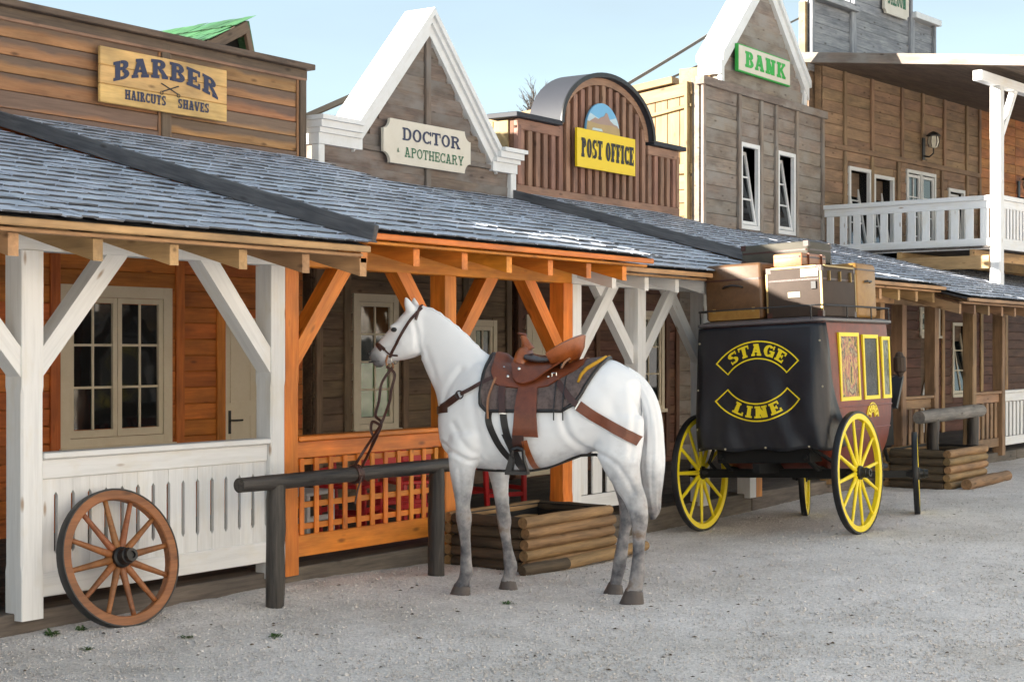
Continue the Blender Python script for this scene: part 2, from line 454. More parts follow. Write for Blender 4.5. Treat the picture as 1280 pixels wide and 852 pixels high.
# ------------------------------------------------------------------ slab lettering drawn from strokes
def glyph(ch, vt, ht):
    P = []
    def rect(x0, y0, x1, y1): P.append([(x0, y0), (x1, y0), (x1, y1), (x0, y1)])
    def line(x0, y0, x1, y1, t): P.append([(x0-t/2, y0), (x0+t/2, y0), (x1+t/2, y1), (x1-t/2, y1)])
    def arc(cx, cy, rx, ry, a0, a1, n=14):
        for i in range(n):
            a, b = R(a0+(a1-a0)*i/n), R(a0+(a1-a0)*(i+1)/n)
            P.append([(cx+rx*math.cos(a), cy+ry*math.sin(a)), (cx+rx*math.cos(b), cy+ry*math.sin(b)),
                      (cx+(rx-vt)*math.cos(b), cy+(ry-ht)*math.sin(b)), (cx+(rx-vt)*math.cos(a), cy+(ry-ht)*math.sin(a))])
    s = .09
    def stem(x, top=True, bot=True, y0=0, y1=1):
        rect(x, y0, x+vt, y1)
        if bot: rect(x-s, 0, x, ht); rect(x+vt, 0, x+vt+s, ht)
        if top: rect(x-s, 1-ht, x, 1); rect(x+vt, 1-ht, x+vt+s, 1)
    w = .8
    if ch == 'A':
        w = .95
        line(.2, ht, .46, 1, ht*1.3); line(.72, ht, .48, 1, vt); rect(.3, .28, .6, .28+ht*.9)
        rect(.02, 0, .38, ht); rect(.52, 0, .94, ht); rect(.24, 1-ht, .5, 1)
    elif ch in 'BPRD':
        stem(.09, False, False); rect(0, 0, .09, ht); rect(0, 1-ht, .09, 1)
        x = .09+vt; w = .82
        if ch == 'D':
            arc(.42, .5, .42, .5, -90, 90, 18); rect(x, 0, .42, ht); rect(x, 1-ht, .42, 1); w = .84
        else:
            arc(.46, .745, .32, .255, -90, 90); rect(x, 1-ht, .46, 1); rect(x, .49, .46, .49+ht)
            if ch == 'B': arc(.46, .27, .36, .27, -90, 90); rect(x, 0, .46, ht)
            if ch == 'P': rect(x, 0, x+s, ht)
            if ch == 'R': line(.74, ht, .50, .5, vt); rect(x, 0, x+s, ht); rect(.58, 0, .92, ht); w = .92
    elif ch in 'CG':
        arc(.42, .5, .42, .5, 42, 318, 20); rect(.70, .66, .82, 1)
        if ch == 'C': rect(.70, .0, .80, .3)
        else: rect(.60, .03, .60+vt, .42); rect(.48, .40, .92, .40+ht); w = .9
    elif ch in 'EFL':
        stem(.09, False, False); x = .09+vt; rect(0, 0, .09, ht); rect(0, 1-ht, .09, 1); w = .8
        if ch != 'L': rect(x, 1-ht, .66, 1); rect(.66, .68, .78, 1); rect(x, .5-ht/2, .5, .5+ht/2); rect(.5, .34, .59, .66)
        else: rect(x, 1-ht, x+s, 1)
        if ch != 'F': rect(x, 0, .66, ht); rect(.66, 0, .78, .32)
        else: rect(x, 0, x+s, ht)
    elif ch == 'H':
        stem(.09); stem(.62); rect(.09+vt, .5-ht/2, .62, .5+ht/2); w = .71+vt
    elif ch == 'I':
        stem(.09); w = .18+vt
    elif ch == 'K':
        stem(.09); line(.36, .42, .70, 1-ht, ht*1.4); line(.74, ht, .44, .58, vt); rect(.54, 1-ht, .9, 1); rect(.56, 0, .94, ht); w = .94
    elif ch == 'N':
        t = vt; stem(.09, True, True); stem(.64, True, False); line(.72, 0, .2, 1, vt*1.2); w = .73+vt
    elif ch == 'O':
        arc(.42, .5, .42, .5, 0, 360, 26); w = .84
    elif ch == 'S':
        arc(.4, .735, .38, .265, 35, 270, 14); arc(.4, .275, .38, .275, -145, 90, 14); rect(.64, .68, .74, 1); rect(.04, 0, .14, .32); w = .8
    elif ch == 'T':
        stem(.42-vt/2, False, True); rect(0, 1-ht, .42-vt/2, 1); rect(.42+vt/2, 1-ht, .84, 1); rect(0, .66, .1, 1-ht); rect(.74, .66, .84, 1-ht); w = .84
    elif ch == 'U':
        rect(.09, .3, .09+vt, 1); rect(.66, .3, .66+vt, 1); rect(0, 1-ht, .09, 1); rect(.09+vt, 1-ht, .18+vt, 1); rect(.57, 1-ht, .66, 1); rect(.66+vt, 1-ht, .75+vt, 1)
        arc(.375+vt/2, .3, .285+vt/2, .3, 180, 360); w = .75+vt
    elif ch in 'VY':
        y0 = 0 if ch == 'V' else .42
        line(.46, y0, .2, 1-ht, vt); line(.50, y0, .76, 1-ht, ht*1.3); rect(.02, 1-ht, .4, 1); rect(.6, 1-ht, .94, 1); w = .95
        if ch == 'Y': rect(.48-vt/2, 0, .48+vt/2, .45); rect(.3, 0, .66, ht)
    elif ch == '&':
        arc(.36, .74, .24, .24, -50, 230); arc(.36, .28, .34, .28, 60, 330); line(.8, 0, .3, .62, ht*1.3); w = .85
    elif ch == ' ': w = .45
    return w, P
def text(word, name, mat, parent, width, height, fn, vt=.26, ht=.14, gap=.1, world=I4):
    """fn(x, y, depth) maps sign coordinates (x from -width/2) to 3d"""
    gl = [glyph(c, vt, ht) for c in word]
    tot = sum(w for w, p in gl) + gap*(len(gl)-1)
    k = width/tot
    g = G(); x = 0; i = 0
    for w, P in gl:
        for poly in P:
            dpt = .0030 + .00035*(i % 9); i += 1
            g.add([fn((x+a)*k - width/2, b*height, dpt) for a, b in poly], [tuple(range(len(poly)))])
        x += w + gap
    me = bpy.data.meshes.new(name); me.from_pydata(g.v, [], g.f); me.update()
    me.materials.append(mat)
    return link(bpy.data.objects.new(name, me), parent, world)

# ------------------------------------------------------------------ building helpers
YP, YW = 7.5, 10.75           # porch post line and house wall line
def siding(parent, mat, x0, x1, z0, z1, y, row, openings=(), breaks=(), F=I4, th=.022, tilt=.07, name='plank', jit=.003):
    xs = sorted(set([x0, x1] + [b for b in breaks if x0 < b < x1] + [v for o in openings for v in o[:2] if x0 < v < x1]))
    n = max(1, round((z1-z0)/row)); h = (z1-z0)/n
    for i in range(n):
        za, zb = z0+i*h, z0+(i+1)*h
        # merge neighbouring cells of equal height range
        cells = []
        for a, b in zip(xs[:-1], xs[1:]):
            mid = (a+b)/2; parts = [(za, zb)]
            for o in openings:
                if o[0]-1e-4 < mid < o[1]+1e-4:
                    np_ = []
                    for p, q in parts:
                        if o[2] > p: np_.append((p, min(q, o[2])))
                        if o[3] < q: np_.append((max(p, o[3]), q))
                    parts = [r for r in np_ if r[1]-r[0] > .015]
            isbrk = any(abs(a-b2) < 1e-4 for b2 in breaks)
            if cells and cells[-1][2] == parts and not isbrk: cells[-1][1] = b
            else: cells.append([a, b, parts])
        for a, b, parts in cells:
            for p, q in parts:
                board(name, parent, mat, ((a+b)/2, y - th/2 - .012 + random.uniform(-jit, jit), (p+q)/2), (b-a-.006, th, q-p-.007), F, tilt=tilt if (q-p) > .05 else 0)
def window(house, x0, x1, z0, z1, y, cols=2, rows=3, sashes=1, fmat=None, F=I4, glassm=None, fw=.07, label=None, gcols=None, sill=True):
    """frame > panes and muntins; y = wall plane, frame proud of it towards -y"""
    fmat = fmat or M['cream']
    g = G()
    g.box(x0-fw, x0, y-.055, y+.0, z0-fw, z1+fw); g.box(x1, x1+fw, y-.055, y+.0, z0-fw, z1+fw)
    g.box(x0, x1, y-.052, y+.0, z1, z1+fw); g.box(x0, x1, y-.052, y+.0, z0-fw, z0)
    if sill: g.box(x0-fw-.02, x1+fw+.02, y-.09, y-.056, z0-fw-.02, z0-fw+.025)
    w = g.build('window', fmat, house, F)
    n = sashes; sw = (x1-x0)/n
    for s_ in range(n):
        a, b = x0+s_*sw+.004, x0+(s_+1)*sw-.004
        st = .045
        sg = G()
        sg.box(a, a+st, y-.042, y-.012, z0+.004, z1-.004); sg.box(b-st, b, y-.042, y-.012, z0+.004, z1-.004)
        sg.box(a+st, b-st, y-.040, y-.012, z0+.004, z0+.004+st*1.4); sg.box(a+st, b-st, y-.040, y-.012, z1-.004-st, z1-.004)
        sg.build('sash', fmat, w, F)
        ax, bx, az, bz = a+st, b-st, z0+.004+st*1.4, z1-.004-st
        cw, rh = (bx-ax)/cols, (bz-az)/rows
        for c in range(1, cols): board('muntin', w, fmat, (ax+c*cw, y-.027, (az+bz)/2), (bz-az, .02, .022), F, vert=True)
        for r in range(1, rows): board('muntin', w, fmat, ((ax+bx)/2, y-.025, az+r*rh), (bx-ax, .02, .022), F)
        for c in range(cols):
            for r in range(rows):
                gm = glassm or M['glass']
                if gcols and (r in gcols): gm = gcols[r]
                o = board('pane', w, gm, (ax+(c+.5)*cw, y-.019, az+(r+.5)*rh), (cw-.012, .004, rh-.012), F)
                o.matrix_basis = o.matrix_basis @ Matrix.Rotation(random.uniform(-.012, .012), 4, 'Z') @ Matrix.Rotation(random.uniform(-.01, .01), 4, 'X')
    return w
def open_window(house, x0, x1, z0, z1, y, fmat, F=I4, tilt=14, rows=3, cols=1):
    """window with its sash tipped inwards at the top"""
    fw = .06
    g = G()
    g.box(x0-fw, x0, y-.06, y, z0-fw, z1+fw); g.box(x1, x1+fw, y-.06, y, z0-fw, z1+fw)
    g.box(x0, x1, y-.057, y, z1, z1+fw); g.box(x0, x1, y-.057, y, z0-fw, z0)
    w = g.build('window', fmat, house, F)
    g = G()
    d = .5
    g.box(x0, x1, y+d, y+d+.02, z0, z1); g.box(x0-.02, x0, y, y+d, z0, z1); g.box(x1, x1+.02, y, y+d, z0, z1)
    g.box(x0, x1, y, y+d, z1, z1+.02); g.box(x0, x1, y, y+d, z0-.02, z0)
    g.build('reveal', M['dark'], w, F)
    S = F @ T(x0+.01, y-.02, z0+.01) @ Matrix.Rotation(R(-tilt), 4, 'X')
    wd, h = x1-x0-.02, z1-z0-.03
    st = .05
    sg = G(); sg.box(0, st, -.02, .015, 0, h); sg.box(wd-st, wd, -.02, .015, 0, h); sg.box(st, wd-st, -.018, .015, 0, st); sg.box(st, wd-st, -.018, .015, h-st, h)
    sg.build('sash', fmat, w, S)
    rh = (h-2*st)/rows; cw = (wd-2*st)/cols
    for r in range(1, rows): board('muntin', w, fmat, (wd/2, -.002, st+r*rh), (wd-2*st, .022, .025), S)
    for c in range(1, cols): board('muntin', w, fmat, (st+c*cw, -.004, h/2), (h-2*st, .022, .025), S, vert=True)
    for r in range(rows):
        for c in range(cols): board('pane', w, M['glass'], (st+(c+.5)*cw, .006, st+(r+.5)*rh), (cw-.012, .004, rh-.012), S)
    return w
def door(house, x0, x1, z0, z1, y, fmat, dmat, F=I4):
    g = G()
    g.box(x0-.07, x0, y-.05, y, z0, z1+.07); g.box(x1, x1+.07, y-.05, y, z0, z1+.07); g.box(x0, x1, y-.048, y, z1, z1+.07)
    fr = g.build('door_frame', fmat, house, F)
    d = board('door', house, dmat, ((x0+x1)/2, y-.015, (z0+z1)/2), (z1-z0, .03, x1-x0-.01), F, vert=True)
    w = x1-x0; h = z1-z0
    for (a, b, c, e) in ((.1, .46, .56, .94), (.54, .9, .56, .94), (.1, .46, .08, .5), (.54, .9, .08, .5)):
        gg = G()
        X0, X1, Z0, Z1 = x0+a*w, x0+b*w, z0+c*h, z0+e*h
        t = .018
        for q in ((X0, X1, Z0, Z0+t), (X0, X1, Z1-t, Z1), (X0, X0+t, Z0+t, Z1-t), (X1-t, X1, Z0+t, Z1-t)):
            gg.box(q[0], q[1], y-.036, y-.0302, q[2], q[3])
        gg.build('panel', dmat, d, F)
    gg = G(); gg.tube([(x0+.07, y-.03, z0+.47*h), (x0+.07, y-.08, z0+.47*h), (x0+.19, y-.085, z0+.47*h)], .009, 6)
    gg.box(x0+.055, x0+.085, y-.037, y-.0305, z0+.40*h, z0+.52*h)
    gg.build('handle', M['black_metal'], d, F)
    return d
camP = Vector((0, 0, 1.65))
def shingle_mesh(w, L=.36, th=.0105):
    g = G()
    n = 3
    xs = [-w/2 + w*i/n for i in range(n+1)]
    bot = [random.uniform(-.012, .014) for _ in xs]
    top = [(x, L, .004) for x in xs]
    lo = [(x, bot[i], th*random.uniform(.85, 1.15)) for i, x in enumerate(xs)]
    under = [(x, bot[i]+.002, 0) for i, x in enumerate(xs)]
    vs = lo + top + under
    m = n+1; fs = []
    for i in range(n):
        fs.append((i, i+1, m+i+1, m+i)); fs.append((2*m+i, i, i+1, 2*m+i+1)[::-1]); fs.append((2*m+i+1, m+i+1, m+i, 2*m+i))
    fs.append((0, m, 2*m)); fs.append((n, 2*m+n, m+n))
    return vs, fs
SH = {}
def shingles(parent, mat, x0, x1, p0, p1, expo=.22, cap=300, F=I4, skip=None, wmin=.10, wmax=.24):
    """courses from eave point p0=(y,z) up to p1=(y,z)"""
    key = mat.name
    if key not in SH:
        SH[key] = []
        for k in range(14):
            w = wmin + (wmax-wmin)*(k % 7)/6
            vs, fs = shingle_mesh(w - .006)
            g = G(); g.v = vs; g.f = fs
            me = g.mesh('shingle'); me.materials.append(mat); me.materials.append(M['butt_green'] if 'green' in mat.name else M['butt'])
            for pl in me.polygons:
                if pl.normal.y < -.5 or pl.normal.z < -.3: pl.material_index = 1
            SH[key].append((w, me, vs, fs))
    dy, dz = p1[0]-p0[0], p1[1]-p0[1]
    L = math.hypot(dy, dz); a = Vector((0, dy/L, dz/L)); nrm = Vector((0, -dz/L, dy/L))
    items = []
    nrow = int(L/expo)+1
    for r in range(nrow):
        s = r*expo - .03
        x = x0 + random.uniform(-.0, .05) if r % 2 else x0
        while x < x1-.02:
            w, me, vs, fs = random.choice(SH[key])
            if x + w > x1+.03: w, me, vs, fs = SH[key][0 if x+.17 > x1 else 3]
            tl = .05 + random.uniform(-.012, .02)
            rz = random.uniform(-.012, .012)
            y_ = (a*math.cos(tl) - nrm*math.sin(tl)*.55)
            z_ = Vector((1, 0, 0)).cross(y_)
            c = Vector((x+w/2, p0[0], p0[1])) + a*(s+random.uniform(-.014, .012)) + nrm*(.016+random.uniform(0, .006))
            Mx = F @ Matrix(((1, y_.x, z_.x, c.x), (0, y_.y, z_.y, c.y), (0, y_.z, z_.z, c.z), (0, 0, 0, 1))) @ Matrix.Rotation(rz, 4, 'Z')
            items.append(((Mx.translation - camP).length, me, Mx, vs, fs))
            x += w + .004
    # those in view and nearest become single pieces, the rest one mass
    items.sort(key=lambda q: q[0])
    items.sort(key=lambda q: 0 if in_view(q[2].translation) else 1)
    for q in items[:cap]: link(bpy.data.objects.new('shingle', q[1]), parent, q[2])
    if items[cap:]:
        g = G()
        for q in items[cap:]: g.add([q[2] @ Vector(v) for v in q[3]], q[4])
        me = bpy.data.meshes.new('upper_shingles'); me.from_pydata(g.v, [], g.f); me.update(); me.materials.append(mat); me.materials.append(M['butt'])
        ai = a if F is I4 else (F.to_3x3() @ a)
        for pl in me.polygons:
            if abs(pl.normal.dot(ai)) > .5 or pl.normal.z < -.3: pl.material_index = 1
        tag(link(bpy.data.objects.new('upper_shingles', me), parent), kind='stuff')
CA, SA = math.cos(R(34.8)), math.sin(R(34.8))
def in_view(p, mx=1.06):
    d = CA*p.x + SA*p.y; l = SA*p.x - CA*p.y
    if d < .5: return False
    return abs(l/d) < .32*mx and -.215*mx < (p.z-1.65)/d < .2205*mx
def roof(house, x0, x1, ye, ze, zw, yw=YW, fascia=None, edge=None, mat=None, cap=300, F=I4, overhang_l=0):
    """porch roof slab, its shingles, rafters, fascia"""
    mat = mat or M['shingle']
    dy = yw-ye; sl = (zw-ze)/dy
    g = G()
    g.prism([(ye+.02, ze-.03), (yw, zw-.03), (yw, zw-.005), (ye+.02, ze-.005)], lambda a, b, t: (t, a, b), x0+.005, x1-.005)
    rf = g.build('porch_roof', M['roofbase'], house, F)
    shingles(rf, mat, x0, x1, (ye, ze), (yw, zw), cap=cap, F=F)
    fm = fascia
    th = math.atan(sl)
    timber('fascia', house, fm, (x0, ye+.006, ze-.030), (x1, ye+.006, ze-.030), .026, .042, F)
    timber('batten', house, fm, (x0, ye+.09, ze-.066), (x1, ye+.09, ze-.066), .06, .022, F)
    return rf, sl
def rafters(house, xs, ye, ze, sl, mat, F=I4, yend=YW-.15):
    y0 = ye+.13
    for x in xs:
        off = .112
        # plumb-cut rafter
        g = G()
        zt = lambda y: ze - .115 + (y-ye)*sl
        g.prism([(y0-(-x*0), zt(y0)), (yend, zt(yend)), (yend, zt(yend)-.12), (y0, zt(y0)-.12)], lambda a, b, t: (t, a, b), -.034, .034)
        me = g.mesh('rafter')
        # origin at front end with grain along local x: rotate mesh frame
        Rm = Matrix(((0, -1, 0, 0), (1, 0, 0, 0), (0, 0, 1, 0), (0, 0, 0, 1)))   # local x -> world y
        me.transform(Rm.inverted() @ T(0, -y0, -zt(y0)))
        me.materials.append(mat)
        link(bpy.data.objects.new('rafter', me), house, F @ T(x, y0, zt(y0)) @ Rm)
def post(house, mat, x0, x1, z0=.1, z1=2.22, y0=YP, y1=YP+.15, F=I4):
    """post whose middle is slightly chamfered"""
    cx, cy = (x0+x1)/2, (y0+y1)/2; wx, wy = (x1-x0)/2, (y1-y0)/2
    g = G(); rings = []
    L = z1-z0
    def ring(z, k):
        c = k
        return [(z-z0-L/2, a, b) for a, b in ((-wy+c, -wx), (wy-c, -wx), (wy, -wx+c), (wy, wx-c), (wy-c, wx), (-wy+c, wx), (-wy, wx-c), (-wy, -wx+c))]
    for z, k in ((z0, .004), (z0+.28, .004), (z0+.32, .012), (z1-.82, .012), (z1-.78, .004), (z1, .004)): rings.append(ring(z, k))
    g.loft(rings)
    me = g.mesh('post'); me.materials.append(mat)
    Rm = Matrix(((0, 0, 1, 0), (0, 1, 0, 0), (1, 0, 0, 0), (0, 0, 0, 1)))
    Rm = Matrix.Rotation(R(-90), 4, 'Y')
    return link(bpy.data.objects.new('post', me), house, F @ T(cx, cy, (z0+z1)/2) @ Rm)
def brace(house, mat, xa, za, xb, zb, y=YP+.07, w=.12, h=.125, F=I4):
    """diagonal brace cut flush against post and plate"""
    # polygon in xz: post side vertical cut, plate side horizontal cut
    s = 1 if xb > xa else -1
    run, rise = abs(xb-xa), zb-za
    L = math.hypot(run, rise)
    hv = h*L/run; hh = h*L/rise
    poly = [(0, 0), (run, rise-hh*rise/run + 0) if False else (run+hh/2, rise), (run-hh/2, rise), (0, hv)]
    e_ = .02
    poly = [(0, 0), (run+hh/2+e_*run/rise, rise+e_+hv*.45), (run-hh/2+e_*run/rise, rise+e_+hv*.45), (0, hv*.9)]
    ang = math.atan2(rise, run)
    g = G(); g.prism(poly, lambda a, b, t: (s*a, t, b), -w/2, w/2)
    me = g.mesh('brace')
    Rm = Matrix.Rotation(-ang if s > 0 else math.pi+ang, 4, 'Y')
    me.transform(Rm.inverted()); me.materials.append(mat)
    return link(bpy.data.objects.new('brace', me), house, F @ T(xa, y, za-hv*.45) @ Rm)
def ridge_board(house, x, ye, ze, zw, h=.115, yw=YW):
    timber('barge_board', house, M['roofboard'], (x, ye-.03, ze+.005), (x, yw, zw+.005), .045, h)

# ------------------------------------------------------------------ ground
def gh(x, y):
    z = .010*math.sin(x*.9+.4)*math.sin(y*1.1) + .006*math.sin(x*2.3+y*1.7)
    f = min(1, max(0, (y-5.6)/1.5)); f = f*f*(3-2*f)
    z -= .075*math.exp(-((x-14.0)/2.4)**2)*f
    f2 = min(1, max(0, (y-6.7)/.75)); f2 = f2*f2*(3-2*f2)
    z += .035*f2*math.exp(-((x-7.6)/2.0)**2)        # gravel banked against the kerb
    return z
xs = [-900, -200, -60, -20, -5] + list(np.arange(1, 32, .065)) + [36, 45, 70, 200, 900]
ys = [-900, -200, -60, -20, -6, -2] + list(np.arange(0, 8.4, .065)) + [12, 20, 60, 200, 900]
g = G()
for y in ys:
    for x in xs:
        n_ = 0
        if 0 < x < 32 and 0 <= y < 8.4: n_ = gh(x, y) + .007*noise.noise((x*2.2, y*2.2, 0)) - .016*max(0, noise.noise((x*4.6, y*4.6, 7))-.12) + .005*noise.noise((x*10, y*10, 4))
        g.v.append((x, y, n_))
nx_ = len(xs)
for j in range(len(ys)-1):
    for i in range(nx_-1): g.f.append((j*nx_+i, j*nx_+i+1, (j+1)*nx_+i+1, (j+1)*nx_+i))
def gravel_mat(name, mul=1.0, geo=False):
    m, t, b = newmat(name)
    tc = N(t, 'ShaderNodeTexCoord'); v = tc.outputs['Object']
    n1 = noise_tex(t, v, .55, 5, .6); n2 = noise_tex(t, v, 40, 6, .7); n3 = noise_tex(t, v, 3.1, 5, .65)
    vo = N(t, 'ShaderNodeTexVoronoi', Scale=85); t.links.new(v, vo.inputs['Vector'])
    base = ramp(t, vo.outputs['Color'], [(.1, (.585*mul, .55*mul, .53*mul)), (.5, (.755*mul, .715*mul, .695*mul)), (.9, (.85*mul, .815*mul, .795*mul))])
    base = mix(t, 1, base, ramp(t, n2, [(.3, (.80, .80, .81)), (.62, (1.1, 1.1, 1.1))]), 'MULTIPLY')
    base = mix(t, 1, base, ramp(t, n1, [(.35, (.88, .87, .85)), (.6, (1.04, 1.04, 1.04))]), 'MULTIPLY')
    base = mix(t, 1, base, ramp(t, n3, [(.3, (.88, .87, .86)), (.55, (1.04, 1.04, 1.04))]), 'MULTIPLY')
    t.links.new(base, b.inputs['Base Color'])
    b.inputs['Roughness'].default_value = .92
    bp = N(t, 'ShaderNodeBump', Strength=.8, Distance=.012)
    t.links.new(mth(t, 'ADD', vo.outputs['Distance'], n2), bp.inputs['Height']); t.links.new(bp.outputs[0], b.inputs['Normal'])
    return m
M['ground'] = gravel_mat('pale_gravel')
M['pebble'] = gravel_mat('pale_pebbles', 1.0)
tag(g.build('ground', M['ground'], smooth=180), kind='structure')

# loose pebbles, denser near the viewer
def pebbles():
    n = 70000
    u = rng.random(n)
    d = 6.0*(19/6.0)**(u**1.15)
    t_ = rng.uniform(-.36, .37, n)
    X = d*(CA+SA*t_); Y = d*(SA-CA*t_)
    ok = (Y < 7.45) & (Y > .5)
    X, Y, d = X[ok], Y[ok], d[ok]
    n = len(X)
    r = rng.gamma(4, .0009, n) + .0022
    big = rng.random(n) < .012
    r[big] *= 1.5
    Z = np.array([gh(a, b) for a, b in zip(X, Y)])
    base = np.array([(1,0,0),(0,1,0),(-1,0,0),(0,-1,0),(0,0,1),(.0,.0,-1)], float)
    faces = np.array([(0,1,4),(1,2,4),(2,3,4),(3,0,4),(1,0,5),(2,1,5),(3,2,5),(0,3,5)])
    ang = rng.random(n)*6.283
    sc = np.stack([r*rng.uniform(.8, 1.5, n), r*rng.uniform(.7, 1.2, n), r*rng.uniform(.5, .9, n)], 1)
    V = base[None]*sc[:, None, :]
    V = V + rng.normal(0, .18, V.shape)*r[:, None, None]
    c, s = np.cos(ang)[:, None], np.sin(ang)[:, None]
    vx = V[..., 0]*c - V[..., 1]*s + X[:, None]; vy = V[..., 0]*s + V[..., 1]*c + Y[:, None]; vz = V[..., 2] + (Z + r*.3)[:, None]
    verts = np.stack([vx, vy, vz], -1).reshape(-1, 3)
    F_ = (faces[None] + (np.arange(n)*6)[:, None, None]).reshape(-1, 3)
    me = bpy.data.meshes.new('gravel')
    me.vertices.add(len(verts)); me.vertices.foreach_set('co', verts.ravel())
    me.loops.add(F_.size); me.loops.foreach_set('vertex_index', F_.ravel().astype(np.int32))
    me.polygons.add(len(F_)); me.polygons.foreach_set('loop_start', np.arange(0, F_.size, 3, dtype=np.int32))
    me.update(calc_edges=True)
    me.materials.append(M['pebble'])
    tag(link(bpy.data.objects.new('gravel', me)), 'pale loose gravel scattered over the street', 'gravel', kind='stuff')
pebbles()

# ------------------------------------------------------------------ shared porch pieces
def backing(house, mat, x0, x1, z0, z1, y0, y1, openings=(), F=I4, name='wall'):
    xs_ = sorted(set([x0, x1] + [v for o in openings for v in o[:2]])); zs_ = sorted(set([z0, z1] + [v for o in openings for v in o[2:4]]))
    g = G()
    for a, b in zip(xs_[:-1], xs_[1:]):
        for c, d in zip(zs_[:-1], zs_[1:]):
            mx, mz = (a+b)/2, (c+d)/2
            if any(o[0] < mx < o[1] and o[2] < mz < o[3] for o in openings): continue
            g.box(a, b, y0, y1, c, d)
    return g.build(name, mat, house, F)
def deck(house, x0, x1, F=I4, y0=7.76, y1=10.70, n=11, kerb=True, kmat=None):
    if kerb: timber('kerb_timber', house, M['kerb'] if kmat is None else kmat, (x0+.003, 7.66, .02), (x1-.003, 7.66, .02), .19, .24, F)
    h = (y1-y0)/n
    for i in range(n):
        timber('deck_board', house, M['deck'], (x0+.004, y0+(i+.5)*h, .115+random.uniform(-.002, .002)), (x1-.004, y0+(i+.5)*h, .115), h-.008, .035, F)
def plate(house, mat, x0, x1, F=I4, z0=2.222, z1=2.345):
    timber('plate_beam', house, mat, (x0, YP+.072, (z0+z1)/2), (x1, YP+.072, (z0+z1)/2), .13, z1-z0, F)
def slat_rail(house, mat, x0, x1, period=.2, sw=.13, F=I4, y=YP+.07, zt=1.05, zb=.24, topboard=True):
    rl = timber('railing', house, mat, (x0, y, zt-.02), (x1, y, zt-.02), .12, .04, F)
    timber('rail_board', rl, mat, (x0, y, zt-.105), (x1, y, zt-.105), .035, .125, F)
    timber('rail_board', rl, mat, (x0, y, zb+.055), (x1, y, zb+.055), .035, .13, F)
    n = max(1, int((x1-x0)/period)); p = (x1-x0)/n
    for i in range(n):
        board('slat', rl, mat, (x0+(i+.5)*p, y+.004, (zt-.16+zb+.11)/2), (zt-zb-.30, .024, sw*p/period), F, vert=True)
    return rl
def cap_box(house, mat, x0, x1, y0, y1, z0, z1, name='cap'):
    return timber(name, house, mat, (x0, (y0+y1)/2, (z0+z1)/2), (x1, (y0+y1)/2, (z0+z1)/2), y1-y0, z1-z0)

# ------------------------------------------------------------------ house with the white porch, left edge
h0 = thing('porch_house', 'timber house with white porch posts and slotted white railing at left edge', 'house', T(5.2, YP, 0))
deck(h0, 2.0, 8.08)
rf, sl = roof(h0, 2.0, 8.05, 6.72, 2.335, 3.43, fascia=M['tan_wood'])
rafters(h0, [5.33-.56*5+.56*i for i in range(11)], 6.72, 2.335, sl, M['tan_wood'])
plate(h0, M['white'], 2.0, 8.08)
for a, b in ((2.0, 2.15), (3.95, 4.10), (5.895, 6.05), (7.945, 8.083)): post(h0, M['white'], a, b)
for a, s in ((2.15, 1), (3.95, -1), (4.10, 1), (5.895, -1), (6.05, 1), (7.945, -1)): brace(h0, M['white'], a, 1.58, a+s*.56, 2.222)
rl = timber('railing', h0, M['white'], (6.05, YP+.06, 1.035), (7.945, YP+.06, 1.035), .13, .035)
timber('rail_board', rl, M['white'], (6.05, YP+.055, .957), (7.945, YP+.055, .957), .045, .118)
timber('rail_board', rl, M['white'], (6.05, YP+.055, .285), (7.945, YP+.055, .285), .045, .14)
nb, w_ = 15, (7.945-6.05)/15
me_n = None
for i in range(nb):
    if me_n is None:
        g = G(); e = .014; q = w_/2-.0008
        pl = [(-q, .33), (-q, .455), (-q+e, .475), (-q+e, .80), (-q, .82), (-q, .915), (q, .915), (q, .82), (q-e, .80), (q-e, .475), (q, .455), (q, .33)]
        g.prism(pl, lambda a, b, t: (b-.62, t, a), -.012, .012)
        me_n = g.mesh('slat'); me_n.materials.append(M['white'])
    link(bpy.data.objects.new('slat', me_n), rl, T(6.05+(i+.5)*w_, YP+.062+random.uniform(-.002, .002), .62) @ Matrix.Rotation(R(-90), 4, 'Y'))
wl = backing(h0, M['dark_wall'], 2.0, 8.07, .1, 3.42, YW, YW+.12)
siding(wl, M['dark_wall'], 2.0, 8.07, .14, 3.35, YW, .2, breaks=(4, 6))
fw = backing(h0, M['dark_wall'], -9, 8.02, 3.3, 4.2, YW+.01, YW+.14, name='false_front')  # unseen front, added; its height keeps sun off the street and lower luggage
backing(h0, M['dark_wall'], -9, 2.0, .0, 3.3, YW, YW+.12)  # unseen wall added to keep sun off the ground
backing(h0, M['dark_wall'], -9, 4.6, 4.2, 4.75, YW+.02, YW+.14, name='false_front')  # unseen taller length, added to shade the ground
siding(fw, M['dark_wall'], 2.0, 8.02, 3.43, 4.2, YW+.01, .2, breaks=(4, 6))

# ------------------------------------------------------------------ barber
bb = thing('barber_shop', 'orange timber barber shop with flat plank false front and orange porch', 'house', T(9.9, YP, 0))
deck(bb, 8.09, 11.72)
rf, sl = roof(bb, 8.09, 11.76, 6.72, 2.425, 3.545, fascia=M['orange'])
rafters(bb, [8.14+.56*i for i in range(7)], 6.72, 2.425, sl, M['orange'])
ridge_board(bb, 8.07, 6.72, 2.40, 3.53)
plate(bb, M['orange'], 8.088, 11.72, z0=2.225, z1=2.385)
for a, b in ((8.087, 8.22), (9.885, 10.03), (11.575, 11.718)): post(bb, M['orange'], a, b, z1=2.225)
for a, s in ((8.22, 1), (9.885, -1), (10.03, 1), (11.575, -1)): brace(bb, M['orange'], a, 1.62, a+s*.5, 2.225)
